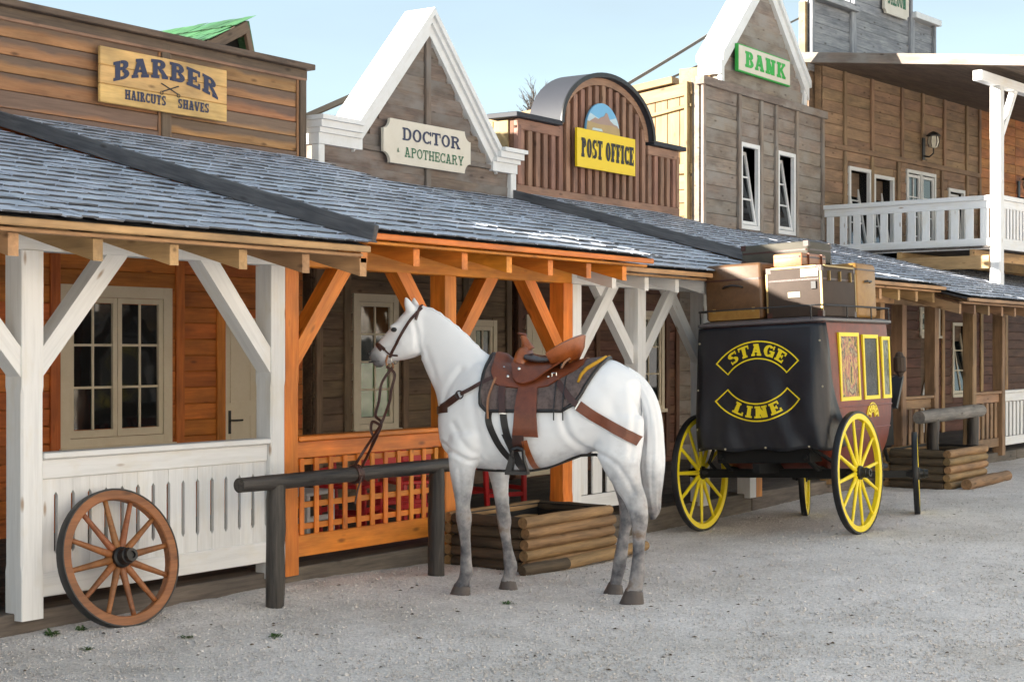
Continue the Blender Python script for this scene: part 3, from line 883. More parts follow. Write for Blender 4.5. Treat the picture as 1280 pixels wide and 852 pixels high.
# lattice railing of the first bay
rl = timber('railing', bb, M['orange'], (8.22, YP+.06, 1.035), (9.885, YP+.06, 1.035), .13, .035)
timber('rail_board', rl, M['orange'], (8.22, YP+.055, .957), (9.885, YP+.055, .957), .04, .118)
timber('rail_board', rl, M['orange'], (8.22, YP+.055, .29), (9.885, YP+.055, .29), .04, .15)
for i in range(11): board('slat', rl, M['orange'], (8.30+i*.153, YP+.05, .63), (.53, .016, .045), vert=True)
for z in (.42, .57, .72, .868): timber('slat', rl, M['orange'], (8.22, YP+.0665, z), (9.885, YP+.0665, z), .014, .042)
opn = [(8.9, 9.95, .90, 2.10), (10.72, 11.5, .14, 1.95)]
wl = backing(bb, M['orange_wall'], 8.09, 11.80, .1, 3.5, YW, YW+.1)
siding(wl, M['orange_wall'], 8.09, 11.80, .14, 3.5, YW, .145, opn, (10.15, 11.6), tilt=.05)
for x in (8.75, 10.15, 10.66, 11.62): board('batten', wl, M['orange_wall'], (x, YW-.045, 1.8), (3.3, .03, .10), vert=True)
window(bb, *opn[0], YW, 2, 3, 2, M['cream'], fw=.10)
door(bb, *opn[1], YW, M['orange_wall'], M['cream'])
fw = backing(bb, M['brown_trim'], 8.09, 11.80, 3.4, 4.40, YW-.02, YW+.12, name='false_front')
siding(fw, M['barber'], 8.16, 11.72, 3.45, 4.31, YW-.02, .145, (), (9.95,), tilt=.085)
for x, w in ((8.12, .08), (9.95, .10), (11.755, .09)): board('batten', fw, M['brown_trim'], (x, YW-.068, 3.88), (.98, .035, w), vert=True)
for x in (9.885, 10.015, 11.69): board('batten', fw, M['barber'], (x, YW-.060, 3.88), (.86, .02, .028), vert=True)
timber('frieze_board', fw, M['brown_trim'], (8.08, YW-.06, 4.352), (11.81, YW-.06, 4.352), .05, .10)
timber('frieze_board', fw, M['red_brown'], (8.09, YW-.072, 4.308), (11.80, YW-.072, 4.308), .03, .03)
timber('cornice', fw, M['brown_trim'], (8.03, YW-.02, 4.432), (11.86, YW-.02, 4.432), .26, .055)
g = G(); g.box(8.1, 11.79, YW+.13, 13.5, .0, 3.45); g.build('house_body', M['dark_wall'], bb)

sgn = thing('shop_sign', 'pine board sign lettered BARBER HAIRCUTS SHAVES in dark blue', 'sign', T(9.89, 10.62, 3.75))
SY = 10.60
for i, (a, b) in enumerate(((3.752, 3.91), (3.912, 4.07), (4.072, 4.228))):
    timber('sign_plank', sgn, M['sign_wood'], (9.14, SY+.018, (a+b)/2), (10.64, SY+.018, (a+b)/2), .034, b-a)
def sfn(cx, cz, y=SY, bend=0, w=1): return lambda a, b, d: (cx+a, y-d, cz+b - bend*(a/w)**2)
text('BARBER', 'lettering', M['ink_blue'], sgn, 1.24, .165, sfn(9.90, 4.04, SY, .10, .62), .27, .17)
text('HAIRCUTS', 'lettering', M['ink_blue'], sgn, .47, .085, sfn(9.645, 3.805), .30, .17)
text('SHAVES', 'lettering', M['ink_blue'], sgn, .38, .085, sfn(10.215, 3.805), .30, .17)
g = G()
for s in (-1, 1):
    g.prism([(-.11*s, .955-.86), (.085*s, .005), (.095*s, .015), (-.10*s, .105)][::s], lambda a, b, t: (9.93+a, SY-t, 3.92+b*.8), .002+.001*(s > 0), .0035+.001*(s > 0))
    for k in range(10):
        a0, a1 = k*.628, (k+1)*.628
        g.add([(9.93+s*.10+r*math.cos(a), SY-.004-.0006*(s > 0), 3.915+r*.8*math.sin(a)) for a, r in ((a0, .022), (a1, .022), (a1, .013), (a0, .013))], [(0, 1, 2, 3)])
g.build('scissors_emblem', M['ink'], sgn)

# ------------------------------------------------------------------ doctor
dr = thing('doctor_house', 'grey-brown plank doctor house with steep white-trimmed gable front', 'house', T(13.5, YP, 0))
deck(dr, 11.73, 15.32)
rf, sl = roof(dr, 11.77, 15.33, 7.02, 2.375, 3.42, fascia=M['tan_wood'])
rafters(dr, [11.83+.56*i for i in range(7)], 7.02, 2.375, sl, M['white'])
plate(dr, M['white'], 11.725, 15.32)
for a, b in ((11.722, 11.86), (12.84, 12.985), (14.12, 14.26), (15.15, 15.298)): post(dr, M['white'], a, b)
for i, (a, s) in enumerate(((11.86, 1), (12.84, -1), (12.985, 1), (14.12, -1), (14.26, 1), (15.15, -1))): brace(dr, M['white'], a, 1.60, a+s*.58, 2.222, y=YP+.055+.035*(i % 2), w=.075)
slat_rail(dr, M['white'], 11.86, 12.84)
opn = [(12.63, 13.2, .88, 2.15), (14.64, 15.02, .90, 1.92)]
wl = backing(dr, M['dark_wall'], 11.96, 15.39, .1, 3.42, YW, YW+.12)
siding(wl, M['dark_wall'], 11.96, 15.39, .14, 3.4, YW, .176, opn, (12.5, 13.4, 14.5))
for x in (12.02, 12.45, 13.40, 14.48, 15.33): board('batten', wl, M['dark_wall'], (x, YW-.05, 1.8), (3.2, .03, .10), vert=True)
window(dr, *opn[0], YW, 2, 4, 1, M['cream'], gcols={0: M['glass_green'], 1: M['glass_green'], 3: M['glass_amber_reflect']}, fw=.08)
window(dr, *opn[1], YW, 2, 3, 1, M['cream'])
AX, AZ, BZ = 13.76, 5.36, 3.97         # gable apex and foot
HL, HR = 12.50, 15.03
g = G()
g.prism([(11.97, 3.3), (15.38, 3.3), (15.38, 3.9), (HR-.1, 3.9), (AX, AZ-.1), (HL+.1, 3.9), (11.97, 3.9)], lambda a, b, t: (a, t, b), YW-.02, YW+.1)
fw = g.build('false_front', M['grey_wood'], dr)
row = .176; z = 3.36
while z < 5.05:
    zm = z+row/2
    if zm < 3.80: a, b = 12.03, 15.30
    else:
        k = (zm-3.80)/(5.12-3.80); a, b = 12.66+(AX-12.66)*k, 14.86-(14.86-AX)*k
    for p, q in ((a, AX-.045), (AX+.045, b)):
        if q-p > .06: board('plank', fw, M['grey_wood'], ((p+q)/2, YW-.045, zm), (q-p, .022, row+.004), tilt=.07)
    z += row
board('batten', fw, M['grey_wood'], (AX, YW-.07, 4.2), (1.7, .04, .085), vert=True)
timber('batten', fw, M['grey_wood'], (12.05, YW-.068, 3.745), (15.3, YW-.068, 3.745), .04, .05)
def slope_trim(hx, ax, foot, apex, off0, off1, y0, y1, mat, name='gable_trim', parent=None):
    """strip parallel to the slope, between two vertical offsets below the outer line"""
    poly = [(hx, foot-off0), (ax, apex-off0), (ax, apex-off1), (hx+(ax-hx)*0, foot-off1)]
    g = G(); g.prism(poly, lambda a, b, t: (a, t, b), y0, y1)
    return g.build(name, mat, parent)
for hx in (HL, HR):
    slope_trim(hx, AX, BZ, AZ, 0, .085, YW-.17, YW+.24, M['whitepaint'], parent=fw)
    slope_trim(hx, AX, BZ, AZ, .0855, .165, YW-.135, YW+.20, M['whitepaint'], parent=fw)
    slope_trim(hx, AX, BZ, AZ, .1655, .30, YW-.10, YW+.16, M['whitepaint'], parent=fw)
for a, b in ((11.88, HL+.02), (HR-.02, 15.47)):
    for k, (z0, z1, o) in enumerate(((3.93, 3.975, .23), (3.86, 3.9295, .19), (3.81, 3.8595, .15), (3.70, 3.8095, .118))):
        e = (.06 - .02*k)
        g = G(); x0_, x1_ = (a+.02*k, b+.03*k) if a < 13 else (a-.03*k, b-.02*k)
        g.box(x0_, x1_, YW-o, YW+.4, z0, z1); g.build('cornice', M['whitepaint'], fw)
for x0_, x1_ in ((11.95, 12.04), (15.29, 15.40)): board('corner_board', fw, M['whitepaint'], ((x0_+x1_)/2, YW-.06, 3.53), (.34, .10, x1_-x0_), vert=True)
# sunlit side wall
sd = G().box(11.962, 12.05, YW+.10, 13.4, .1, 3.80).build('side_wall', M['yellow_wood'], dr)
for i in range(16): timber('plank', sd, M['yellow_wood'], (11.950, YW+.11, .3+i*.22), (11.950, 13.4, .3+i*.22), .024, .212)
G().box(12.05, 15.30, YW+.13, 13.4, 0, 3.45).build('house_body', M['dark_wall'], dr)
timber('gable_prop', dr, M['cable'], (13.1, YW+.2, 4.42), (12.5, 13.3, 3.6), .05, .06)
timber('gable_prop', dr, M['cable'], (14.7, YW+.15, 4.1), (14.75, 13.2, 3.55), .05, .06)

sgn = thing('shop_sign', 'cream notched board sign lettered DOCTOR and APOTHECARY', 'sign', T(13.675, 10.62, 3.6))
def notched(x0, x1, z0, z1, r, n=6):
    P = []
    for cx, cz, a0 in ((x0, z0, 90), (x1, z0, 180), (x1, z1, 270), (x0, z1, 0)):
        for i in range(n+1):
            a = R(a0 - 90*i/n)
            P.append((cx+r*math.cos(a), cz+r*math.sin(a)))
    return P
P_ = []
x0_, x1_, z0_, z1_, r_ = 12.91, 14.44, 3.61, 4.075, .11
for cx, cz, a0, a1 in ((x0_, z0_, 90, 0), (x1_, z0_, 180, 90), (x1_, z1_, 270, 180), (x0_, z1_, 360, 270)):
    P_ += [(cx+r_*math.cos(R(a0+(a1-a0)*i/6)), cz+r_*math.sin(R(a0+(a1-a0)*i/6))) for i in range(7)]
G().prism(P_, lambda a, b, t: (a, t, b), 10.60, 10.635).build('sign_board', M['sign_white'], sgn)
text('DOCTOR', 'lettering', M['ink_blue'], sgn, 1.02, .135, sfn(13.73, 3.865), .2, .14)
text('APOTHECARY', 'lettering', M['ink_green'], sgn, 1.05, .105, sfn(13.78, 3.69), .16, .13)
text('&', 'lettering', M['ink_green'], sgn, .035, .045, sfn(13.15, 3.73), .2, .16)

# ------------------------------------------------------------------ post office
po = thing('post_office', 'red-brown batten post office with dark arched false front', 'house', T(17.4, YP, 0))
deck(po, 15.33, 19.4)
rf, sl = roof(po, 15.38, 18.85, 6.72, 2.42, 3.50, fascia=M['tan_wood'])
rafters(po, [15.42+.56*i for i in range(7)], 6.72, 2.42, sl, M['tan_wood'])
ridge_board(po, 15.355, 6.72, 2.39, 3.48)
plate(po, M['tan_wood'], 15.33, 19.2, z0=2.225, z1=2.385)
for a, b in ((15.302, 15.44), (17.25, 17.39), (18.72, 18.86)): post(po, M['orange'] if a < 16 else M['tan_wood'], a, b, z1=2.225)
for a, s in ((15.44, 1), (17.25, -1), (17.39, 1), (18.72, -1)): brace(po, M['tan_wood'], a, 1.62, a+s*.5, 2.225)
opn = [(15.78, 16.45, .14, 2.0), (18.3, 18.95, .9, 2.1)]
wl = backing(po, M['red_wall'], 15.5, 19.42, .1, 3.45, YW, YW+.12)
siding(wl, M['red_wall'], 15.5, 19.42, .14, 3.4, YW, .125, opn, (17.3, 19.1), tilt=.09)
for x in (15.55, 16.6, 17.3, 18.15, 19.1, 19.38): board('batten', wl, M['red_wall'], (x, YW-.05, 1.8), (3.2, .03, .09), vert=True)
door(po, *opn[0], YW, M['cream'], M['cream'])
window(po, *opn[1], YW, 2, 3, 1, M['cream'])
ACX, AHW, ASP, ARI = 17.5, 1.09, 4.42, .69
def arch(x, hw=AHW, rise=ARI): return ASP + rise*math.sqrt(max(0, 1-((x-ACX)/hw)**2)) if abs(x-ACX) < hw else ASP
pts = [(15.5, 3.35), (19.42, 3.35), (19.42, 4.38), (ACX+AHW, 4.38)] + [(ACX+AHW*math.cos(a), ASP+ARI*math.sin(a)) for a in np.linspace(0, math.pi, 25)] + [(ACX-AHW, 4.38), (15.5, 4.38)]
fw = G().prism(pts, lambda a, b, t: (a, t, b), YW-.0, YW+.1).build('false_front', M['red_dark'], po)
x = 15.62
while x < 19.38:
    top = min(arch(x-.045), arch(x+.045)) - (.09 if abs(x-ACX) < AHW-.02 else .14)
    board('batten', fw, M['red_brown'], (x, YW-.022+random.uniform(-.002, .002), (3.60+top)/2), (top-3.60, .045, .088), vert=True)
    x += .168
timber('base_board', fw, M['red_brown'], (15.49, YW-.03, 3.535), (19.43, YW-.03, 3.535), .062, .125)
for a, b in ((15.5, ACX-AHW+.02), (ACX+AHW-.02, 19.42)): timber('frieze_board', fw, M['red_brown'], (a, YW-.028, 4.315), (b, YW-.028, 4.315), .06, .12)
board('corner_board', fw, M['red_brown'], (19.385, YW-.032, 3.95), (.7, .066, .07), vert=True)
board('corner_board', fw, M['red_brown'], (15.535, YW-.032, 3.95), (.7, .066, .07), vert=True)
def arcstrip(hw0, r0, hw1, r1, y0, y1, mat, name):
    g = G(); A_ = np.linspace(0, math.pi, 33); rings = []
    for a in A_:
        o = (ACX+hw1*math.cos(a), ASP+r1*math.sin(a)); i_ = (ACX+hw0*math.cos(a), ASP+r0*math.sin(a))
        rings.append([(o[0], y0, o[1]), (o[0], y1, o[1]), (i_[0], y1, i_[1]), (i_[0], y0, i_[1])])
    g.loft(rings); return g.build(name, mat, fw, smooth=30)
arcstrip(AHW-.10, ARI-.09, AHW, ARI, YW-.05, YW+.05, M['red_brown'], 'arch_board')
arcstrip(AHW+.0015, ARI+.0015, AHW+.06, ARI+.055, YW-.11, YW+.36, M['arch'], 'arch_roof')
arcstrip(AHW+.005, ARI+.005, AHW+.066, ARI+.06, YW-.13, YW-.1105, M['black'], 'arch_edge')
for a, b in ((15.40, ACX-AHW-.03), (ACX+AHW+.03, 19.52)): timber('cornice', fw, M['arch'], (a, YW+.10, 4.412), (b, YW+.10, 4.412), .44, .06)
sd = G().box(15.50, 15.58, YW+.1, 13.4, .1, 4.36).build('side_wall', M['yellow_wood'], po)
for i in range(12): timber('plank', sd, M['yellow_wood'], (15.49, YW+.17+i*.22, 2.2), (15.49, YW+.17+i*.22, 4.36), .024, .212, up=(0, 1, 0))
G().box(15.58, 19.40, YW+.13, 13.4, 0, 3.5).build('house_body', M['dark_wall'], po)

sgn = thing('shop_sign', 'bright yellow board sign lettered POST OFFICE in black', 'sign', T(17.365, 10.62, 3.9))
G().box(16.66, 18.07, 10.60, 10.632, 3.912, 4.392).build('sign_board', M['sign_yellow'], sgn)
text('POST', 'lettering', M['ink'], sgn, .50, .24, sfn(17.00, 4.04), .36, .17, .06)
text('OFFICE', 'lettering', M['ink'], sgn, .70, .24, sfn(17.68, 4.04), .36, .17, .06)
lun = thing('painted_panel', 'half-round painted panel of a blue sky and rocky hill above yellow sign', 'panel', T(17.36, 10.64, 4.394))
def lpoly(pts, mat, name, d):
    G().prism(pts, lambda a, b, t: (17.36+a, 10.655-t, 4.396+b), d, d+.002).build(name, mat, lun)
arcp = [(.41*math.cos(a), .38*math.sin(a)) for a in np.linspace(0, math.pi, 24)]
G().prism(arcp, lambda a, b, t: (17.36+a, 10.655-t, 4.396+b), -.025, 0).build('panel_board', M['sky_blue'], lun)
lpoly([(.40*math.cos(a), min(.37*math.sin(a), .20+.03*math.sin(3*a))) for a in np.linspace(0, math.pi, 24)], M['sky_pale'], 'painted_sky', .0010)
lpoly([(-.37, .10), (.37, .10), (.34, .13), (.25, .14), (.16, .18), (.10, .26), (.06, .27), (.02, .22), (-.05, .20), (-.12, .17), (-.2, .18), (-.3, .135)], M['mesa'], 'painted_hill', .0035)
lpoly([(-.408, .005), (.408, .005), (.385, .10), (.2, .12), (-.1, .105), (-.385, .12)], M['mesa2'], 'painted_plain', .006)
lpoly([(-.28, .015), (-.02, .02), (-.05, .05), (-.26, .045)], M['sky_pale'], 'painted_road', .0085)

# ------------------------------------------------------------------ bank
bk = thing('bank_building', 'two-storey grey plank bank with steep white-trimmed gable', 'building', T(22, YP, 0))
deck(bk, 19.41, 24.3)
rf, sl = roof(bk, 18.87, 24.4, 6.45, 2.285, 3.40, fascia=M['brown_post'])
rafters(bk, [18.95+.53*i for i in range(11)], 6.45, 2.285, sl, M['brown_post'])
plate(bk, M['brown_post'], 19.21, 24.3)
for a, b in ((19.45, 19.60), (20.62, 20.77), (22.13, 22.28), (23.42, 23.56)): post(bk, M['brown_post'], a, b)
slat_rail(bk, M['brown_post'], 19.60, 20.62, .17, .09)
slat_rail(bk, M['brown_post'], 22.28, 23.42, .17, .09)
opn = [(20.3, 21.2, .14, 2.05), (22.1, 23.0, .9, 2.1)]
wl = backing(bk, M['bank'], 19.42, 24.3, .1, 3.4, YW, YW+.12)
siding(wl, M['bank'], 19.42, 24.3, .14, 3.38, YW, .2, opn, (21.6,))
door(bk, *opn[0], YW, M['brown_post'], M['cream'])
window(bk, *opn[1], YW, 2, 3, 1, M['cream'])
wins = [(21.36, 21.87, 3.50, 4.66), (22.62, 23.14, 3.50, 4.66)]
fw = backing(bk, M['bank'], 20.1, 24.3, 3.4, 5.5, YW, YW+.12, wins, name='upper_wall')
siding(fw, M['bank'], 20.14, 24.26, 3.4, 5.42, YW, .2, [(a-.06, b+.06, c-.06, d+.06) for a, b, c, d in wins], (21.25, 21.98, 22.5, 23.25))
for x in (20.14, 21.25, 21.98, 22.5, 23.25, 24.24): board('batten', fw, M['bank'], (x, YW-.055, 4.42), (2.0, .045, .085), vert=True)
timber('cornice', fw, M['bank'], (20.06, YW-.035, 5.46), (24.34, YW-.035, 5.46), .14, .12)
for q in wins: open_window(bk, *q, YW, M['whitepaint'], tilt=9)
GX, GZ, GF, HLb, HRb = 22.1, 7.45, 5.92, 20.58, 23.62
fg = G().prism([(20.66, 5.45), (23.54, 5.45), (23.54, 5.95), (GX, GZ-.12), (20.66, 5.95)], lambda a, b, t: (a, t, b), YW+.0, YW+.12).build('gable_front', M['bank'], bk)
z = 5.52; row = .2
while z < 7.2:
    zm = z+row/2
    k = max(0, (zm-5.75)/(7.25-5.75)); a, b = 20.70+(GX-20.70)*k, 23.50-(23.50-GX)*k
    if b-a > .1: board('plank', fg, M['bank'], ((a+b)/2, YW-.025, zm), (b-a, .022, row+.004), tilt=.06)
    z += row
for hx in (HLb, HRb):
    slope_trim(hx, GX, GF, GZ, 0, .11, YW-.14, YW+.30, M['whitepaint'], parent=fg)
    slope_trim(hx, GX, GF, GZ, .1105, .30, YW-.10, YW+.27, M['whitepaint'], parent=fg)
for x in (20.68, 23.52): board('corner_board', fg, M['whitepaint'], (x, YW-.05, 5.72), (.44, .07, .09), vert=True)
G().box(20.62, 20.72, YW+.1, YW+.6, 5.3, 5.75).build('gable_return', M['yellow_wood'], bk)
# sunlit left side wall with its vertical boards and rails
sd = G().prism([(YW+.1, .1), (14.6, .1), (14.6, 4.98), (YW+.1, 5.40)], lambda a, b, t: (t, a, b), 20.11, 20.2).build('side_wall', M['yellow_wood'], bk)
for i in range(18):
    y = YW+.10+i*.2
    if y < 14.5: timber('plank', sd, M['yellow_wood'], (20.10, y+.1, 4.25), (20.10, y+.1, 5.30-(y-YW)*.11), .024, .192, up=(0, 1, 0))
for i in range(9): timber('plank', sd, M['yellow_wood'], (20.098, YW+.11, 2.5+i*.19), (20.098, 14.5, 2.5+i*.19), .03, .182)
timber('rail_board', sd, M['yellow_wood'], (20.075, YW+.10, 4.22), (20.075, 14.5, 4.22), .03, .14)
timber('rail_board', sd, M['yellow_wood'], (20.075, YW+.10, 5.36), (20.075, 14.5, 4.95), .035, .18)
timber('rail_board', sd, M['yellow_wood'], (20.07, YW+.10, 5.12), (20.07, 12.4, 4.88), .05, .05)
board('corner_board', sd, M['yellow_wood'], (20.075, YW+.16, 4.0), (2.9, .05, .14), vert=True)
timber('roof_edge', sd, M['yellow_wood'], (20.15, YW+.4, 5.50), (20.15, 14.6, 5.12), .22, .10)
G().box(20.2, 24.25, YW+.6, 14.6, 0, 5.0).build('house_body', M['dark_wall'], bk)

sgn = thing('shop_sign', 'white board sign with green border lettered BANK in green', 'sign', T(21.9, 10.6, 5.7))
G().box(21.02, 22.79, 10.60, 10.65, 5.715, 6.115).build('sign_board', M['green'], sgn)
G().box(21.038, 22.772, 10.592, 10.5995, 5.733, 6.097).build('sign_face', M['sign_white'], sgn)
text('BANK', 'lettering', M['green'], sgn, 1.38, .235, sfn(21.92, 5.80, 10.592), .3, .17, .12)

# ------------------------------------------------------------------ saloon with balcony, turned a little towards the street
SF = T(24.3, 10.75, 0) @ Matrix.Rotation(R(-4.6), 4, 'Z')
sa = thing('saloon_building', 'brown plank saloon with covered white balcony and grey stepped parapet', 'building', SF @ T(4, -3, 0))
wins = [(.93, 1.60, 3.36, 4.66), (1.83, 2.48, 3.36, 4.60), (3.10, 4.18, 3.28, 4.80), (4.86, 5.46, 3.36, 4.60)]
fw = backing(sa, M['saloon'], 0.0, 6.2, 3.2, 6.45, 0, .12, wins, F=SF, name='upper_wall')
fo = backing(sa, M['saloon_o'], 6.2, 12, 3.2, 6.45, 0, .12, F=SF, name='upper_wall')
ob = [(a-.06, b+.06, c-.06, d+.06) for a, b, c, d in wins]
siding(fw, M['saloon'], .0, 6.2, 3.3, 6.3, 0, .19, ob, (1.7, 2.85, 4.6), F=SF)
siding(fo, M['saloon_o'], 6.2, 12, 3.3, 6.3, 0, .19, (), (8, 10), F=SF)
for x in (.72, 1.70, 2.85, 3.68, 4.6, 5.6, 6.2): board('batten', fw, M['saloon'], (x, -.055, 5.66), (1.24, .04, .09), SF, vert=True)
for x in (.72, 1.70, 2.70, 4.5, 5.6, 6.2): board('batten', fw, M['saloon'], (x, -.055, 4.12), (1.66, .04, .09), SF, vert=True)
timber('rail_board', fw, M['saloon'], (0, -.06, 5.0), (6.2, -.06, 5.0), .045, .09, SF)
for q in (0, 1): open_window(sa, *wins[q], 0, M['whitepaint'], SF, 10, 3, 2)
open_window(sa, *wins[3], 0, M['whitepaint'], SF, 4, 3, 2)
w = open_window(sa, wins[2][0], wins[2][0]+.5, wins[2][2], wins[2][3], 0, M['whitepaint'], SF, 0, 4, 2)
open_window(sa, wins[2][0]+.58, wins[2][1], wins[2][2], wins[2][3], 0, M['whitepaint'], SF, 0, 4, 1)
# balcony floor, posts, rails
for i in range(16): timber('floor_board', sa, M['deck'], (-.1, -.1-i*.185, 3.21), (10, -.1-i*.185, 3.21), .178, .035, SF)
for y in (-.25, -1.4, -2.6): timber('joist', sa, M['tan_wood'], (-.05, y, 3.10), (10, y, 3.10), .09, .16, SF)
timber('joist', sa, M['tan_wood'], (-.07, -2.9, 2.98), (-.07, -.05, 2.98), .12, .2, SF)
for x in (-.02, 3.2, 6.4): post(sa, M['white'], x-.08, x+.08, 2.5, 5.62, -3.06, -2.90, SF)
timber('plate_beam', sa, M['white'], (-.75, -2.98, 5.70), (10, -2.98, 5.70), .14, .15, SF)
for x, s in ((.06, 1), (3.12, -1), (3.28, 1)): brace(sa, M['white'], x, 4.85, x+s*.55, 5.62, -2.98, .09, .10, SF)
# side rail (towards the viewer) and front rail
def rail_run(p, q, n, mat):
    p, q = Vector(p), Vector(q)
    rl = timber('railing', sa, mat, p+Vector((0, 0, 3.955)), q+Vector((0, 0, 3.955)), .12, .07, SF)
    timber('rail_board', rl, mat, p+Vector((0, 0, 3.86)), q+Vector((0, 0, 3.86)), .035, .12, SF)
    timber('rail_board', rl, mat, p+Vector((0, 0, 3.26)), q+Vector((0, 0, 3.26)), .04, .17, SF)
    d = (q-p)/n; dn = d.normalized()
    for i in range(n):
        c = p + d*(i+.5)
        ax = (0, 1, 0) if abs(dn.y) > .5 else (1, 0, 0)
        timber('slat', rl, mat, c+Vector((0, 0, 3.34)), c+Vector((0, 0, 3.80)), .024, d.length*.54, SF, up=ax)
rail_run((-.02, -.06, 0), (-.02, -2.90, 0), 12, M['white'])
rail_run((.06, -2.98, 0), (3.12, -2.98, 0), 24, M['white'])
rail_run((3.28, -2.98, 0), (6.3, -2.98, 0), 24, M['white'])
# roof over the balcony
th = math.atan2(.50, 3.9)
for i in range(20):
    y0 = .05-i*.195; z0 = 6.30-i*.195*.1282
    timber('roof_board', sa, M['brown_trim'], (-.55, y0-.1, z0-.0125), (11, y0-.1, z0-.0125), .19, .03, SF, up=(0, -.127, .99))
timber('barge_board', sa, M['bank'], (-.58, .10, 6.345), (-.58, -3.85, 5.84), .05, .16, SF)
G().prism([(.1, 6.335), (-3.85, 5.83), (-3.85, 5.865), (.1, 6.37)], lambda a, b, t: (t, a, b), -.60, 11).build('balcony_roof', M['roofboard'], sa, SF)
timber('fascia', sa, M['tan_wood'], (-.6, -3.87, 5.83), (11, -3.87, 5.83), .04, .14, SF)
# stepped parapet
for k, (a, b, zt) in enumerate(((-.22, 1.24, 7.40), (1.24, 3.48, 8.3), (3.48, 4.46, 7.66))):
    pw = backing(sa, M['blue_grey'], a, b, 6.2, zt, .13, .25, F=SF, name='parapet')
    siding(pw, M['blue_grey'], a+.05, b-.05, 6.35, zt-.08, .13, .155, F=SF, tilt=.09)
    for x in (a+.04, b-.04): board('batten', pw, M['blue_grey'], (x, .07, (6.3+zt)/2), (zt-6.3, .06, .08), SF, vert=True)
    timber('cornice', pw, M['whitepaint'] if k == 2 else M['blue_grey'], (a-.02, .10, zt+.01), (b+.06, .10, zt+.01), .28, .11, SF)
G().box(-.30, -.22, .13, .24, 5.5, 7.3).build('side_wall', M['yellow_wood'], sa, SF)
G().box(-.1, 11, .14, 4, 0, 6.2).build('house_body', M['dark_wall'], sa, SF)
# street level
lo = [(3.10, 3.55, .14, 2.35), (3.65, 4.35, .14, 2.35), (5.03, 5.78, .82, 2.1), (8, 9, .9, 2.1)]
wl = backing(sa, M['red_wall'], 0, 12, .1, 3.2, 0, .12, lo[1:3], SF)
siding(wl, M['red_wall'], 0, 12, .14, 3.2, 0, .17, lo[1:3], (2.9, 4.6, 6.3, 7.5), F=SF)
for x in (2.9, 4.55, 6.3, 7.5): board('batten', wl, M['tan_wood'], (x, -.05, 1.6), (3.0, .03, .12), SF, vert=True)
open_window(sa, *lo[2], 0, M['cream'], SF, 9, 3, 2)
window(sa, 3.65, 4.35, 1.95, 2.35, 0, 2, 1, 1, M['cream'], SF)
G().box(3.65, 4.35, .25, .3, .1, 1.95).build('door', M['dark'], sa, SF)  # near-black sheet stands in for the unlit room behind the doorway
G().prism([(3.66, .14), (4.34, .14), (4.34, 1.38), (4.22, 1.25), (4.0, .82), (3.86, .76), (3.66, .72)], lambda a, b, t: (a, t, b), .10, .12).build('door_curtain', M['whitepaint'], sa, SF)
deck(sa, 24.31, 33)
rf, sl = roof(sa, 24.42, 33, 6.45, 2.285, 3.10, yw=9.9, fascia=M['tan_wood'], cap=120)
plate(sa, M['white'], 24.3, 33)
for a in (25.0, 26.6, 28.2): post(sa, M['white'], a, a+.14)
slat_rail(sa, M['white'], 23.565, 25.0, .16, .09); slat_rail(sa, M['white'], 25.14, 26.6, .16, .09)
sgn = thing('shop_sign', 'white notched board sign with green letters high on grey parapet', 'sign', SF @ T(2.75, .0, 7.5))
P_ = []
x0_, x1_, z0_, z1_, r_ = 2.28, 3.23, 7.52, 8.15, .07
for cx, cz, a0, a1 in ((x0_, z0_, 90, 0), (x1_, z0_, 180, 90), (x1_, z1_, 270, 180), (x0_, z1_, 360, 270)):
    P_ += [(cx+r_*math.cos(R(a0+(a1-a0)*i/5)), cz+r_*math.sin(R(a0+(a1-a0)*i/5))) for i in range(6)]
G().prism(P_, lambda a, b, t: (a, t, b), .00, .05).build('sign_board', M['sign_white'], sgn, SF)
text('SALOON', 'lettering', M['ink_green'], sgn, .72, .3, lambda a, b, d: (2.75+a, .0-d, 7.69+b), .3, .14, .08, SF)

def wall_lantern(label, x, z):
    t_ = thing('wall_lantern', label, 'lamp', SF @ T(x, -.06, z), 'lanterns on the balcony wall')
    L = SF @ T(x, -.06, z)
    G().box(-.05, .05, -.02, .0, -.35, .05).build('back_plate', M['black_metal'], t_, L)
    G().tube([(0, -.02, -.28), (0, -.12, -.30), (0, -.2, -.24), (0, -.2, -.15)], .014, 6).build('bracket', M['black_metal'], t_, L)
    G().lathe([(.001, .16), (.07, .13), (.13, .08), (.13, .065), (.10, .06)], 6, 'Z', (0, -.2, 0)).build('lamp_cap', M['black_metal'], t_, L)
    G().lathe([(.085, .06), (.10, -.04), (.07, -.13), (.03, -.15)], 6, 'Z', (0, -.2, 0)).build('lamp_glass', M['lampglass'], t_, L)
    g = G()
    for k in range(6):
        a = k*math.pi/3
        g.tube([(.09*math.cos(a), -.2+.09*math.sin(a), .06), (.105*math.cos(a), -.2+.105*math.sin(a), -.04), (.074*math.cos(a), -.2+.074*math.sin(a), -.13)], .008, 5)
    g.build('lamp_cage', M['black_metal'], t_, L)
M['lampglass'] = paint('frosted_lamp_glass', (.75, .72, .62), .3)
wall_lantern('black lantern on the balcony wall above the white door', 3.68, 5.42)
wall_lantern('black lantern on the orange balcony wall at right edge', 8.1, 5.0)

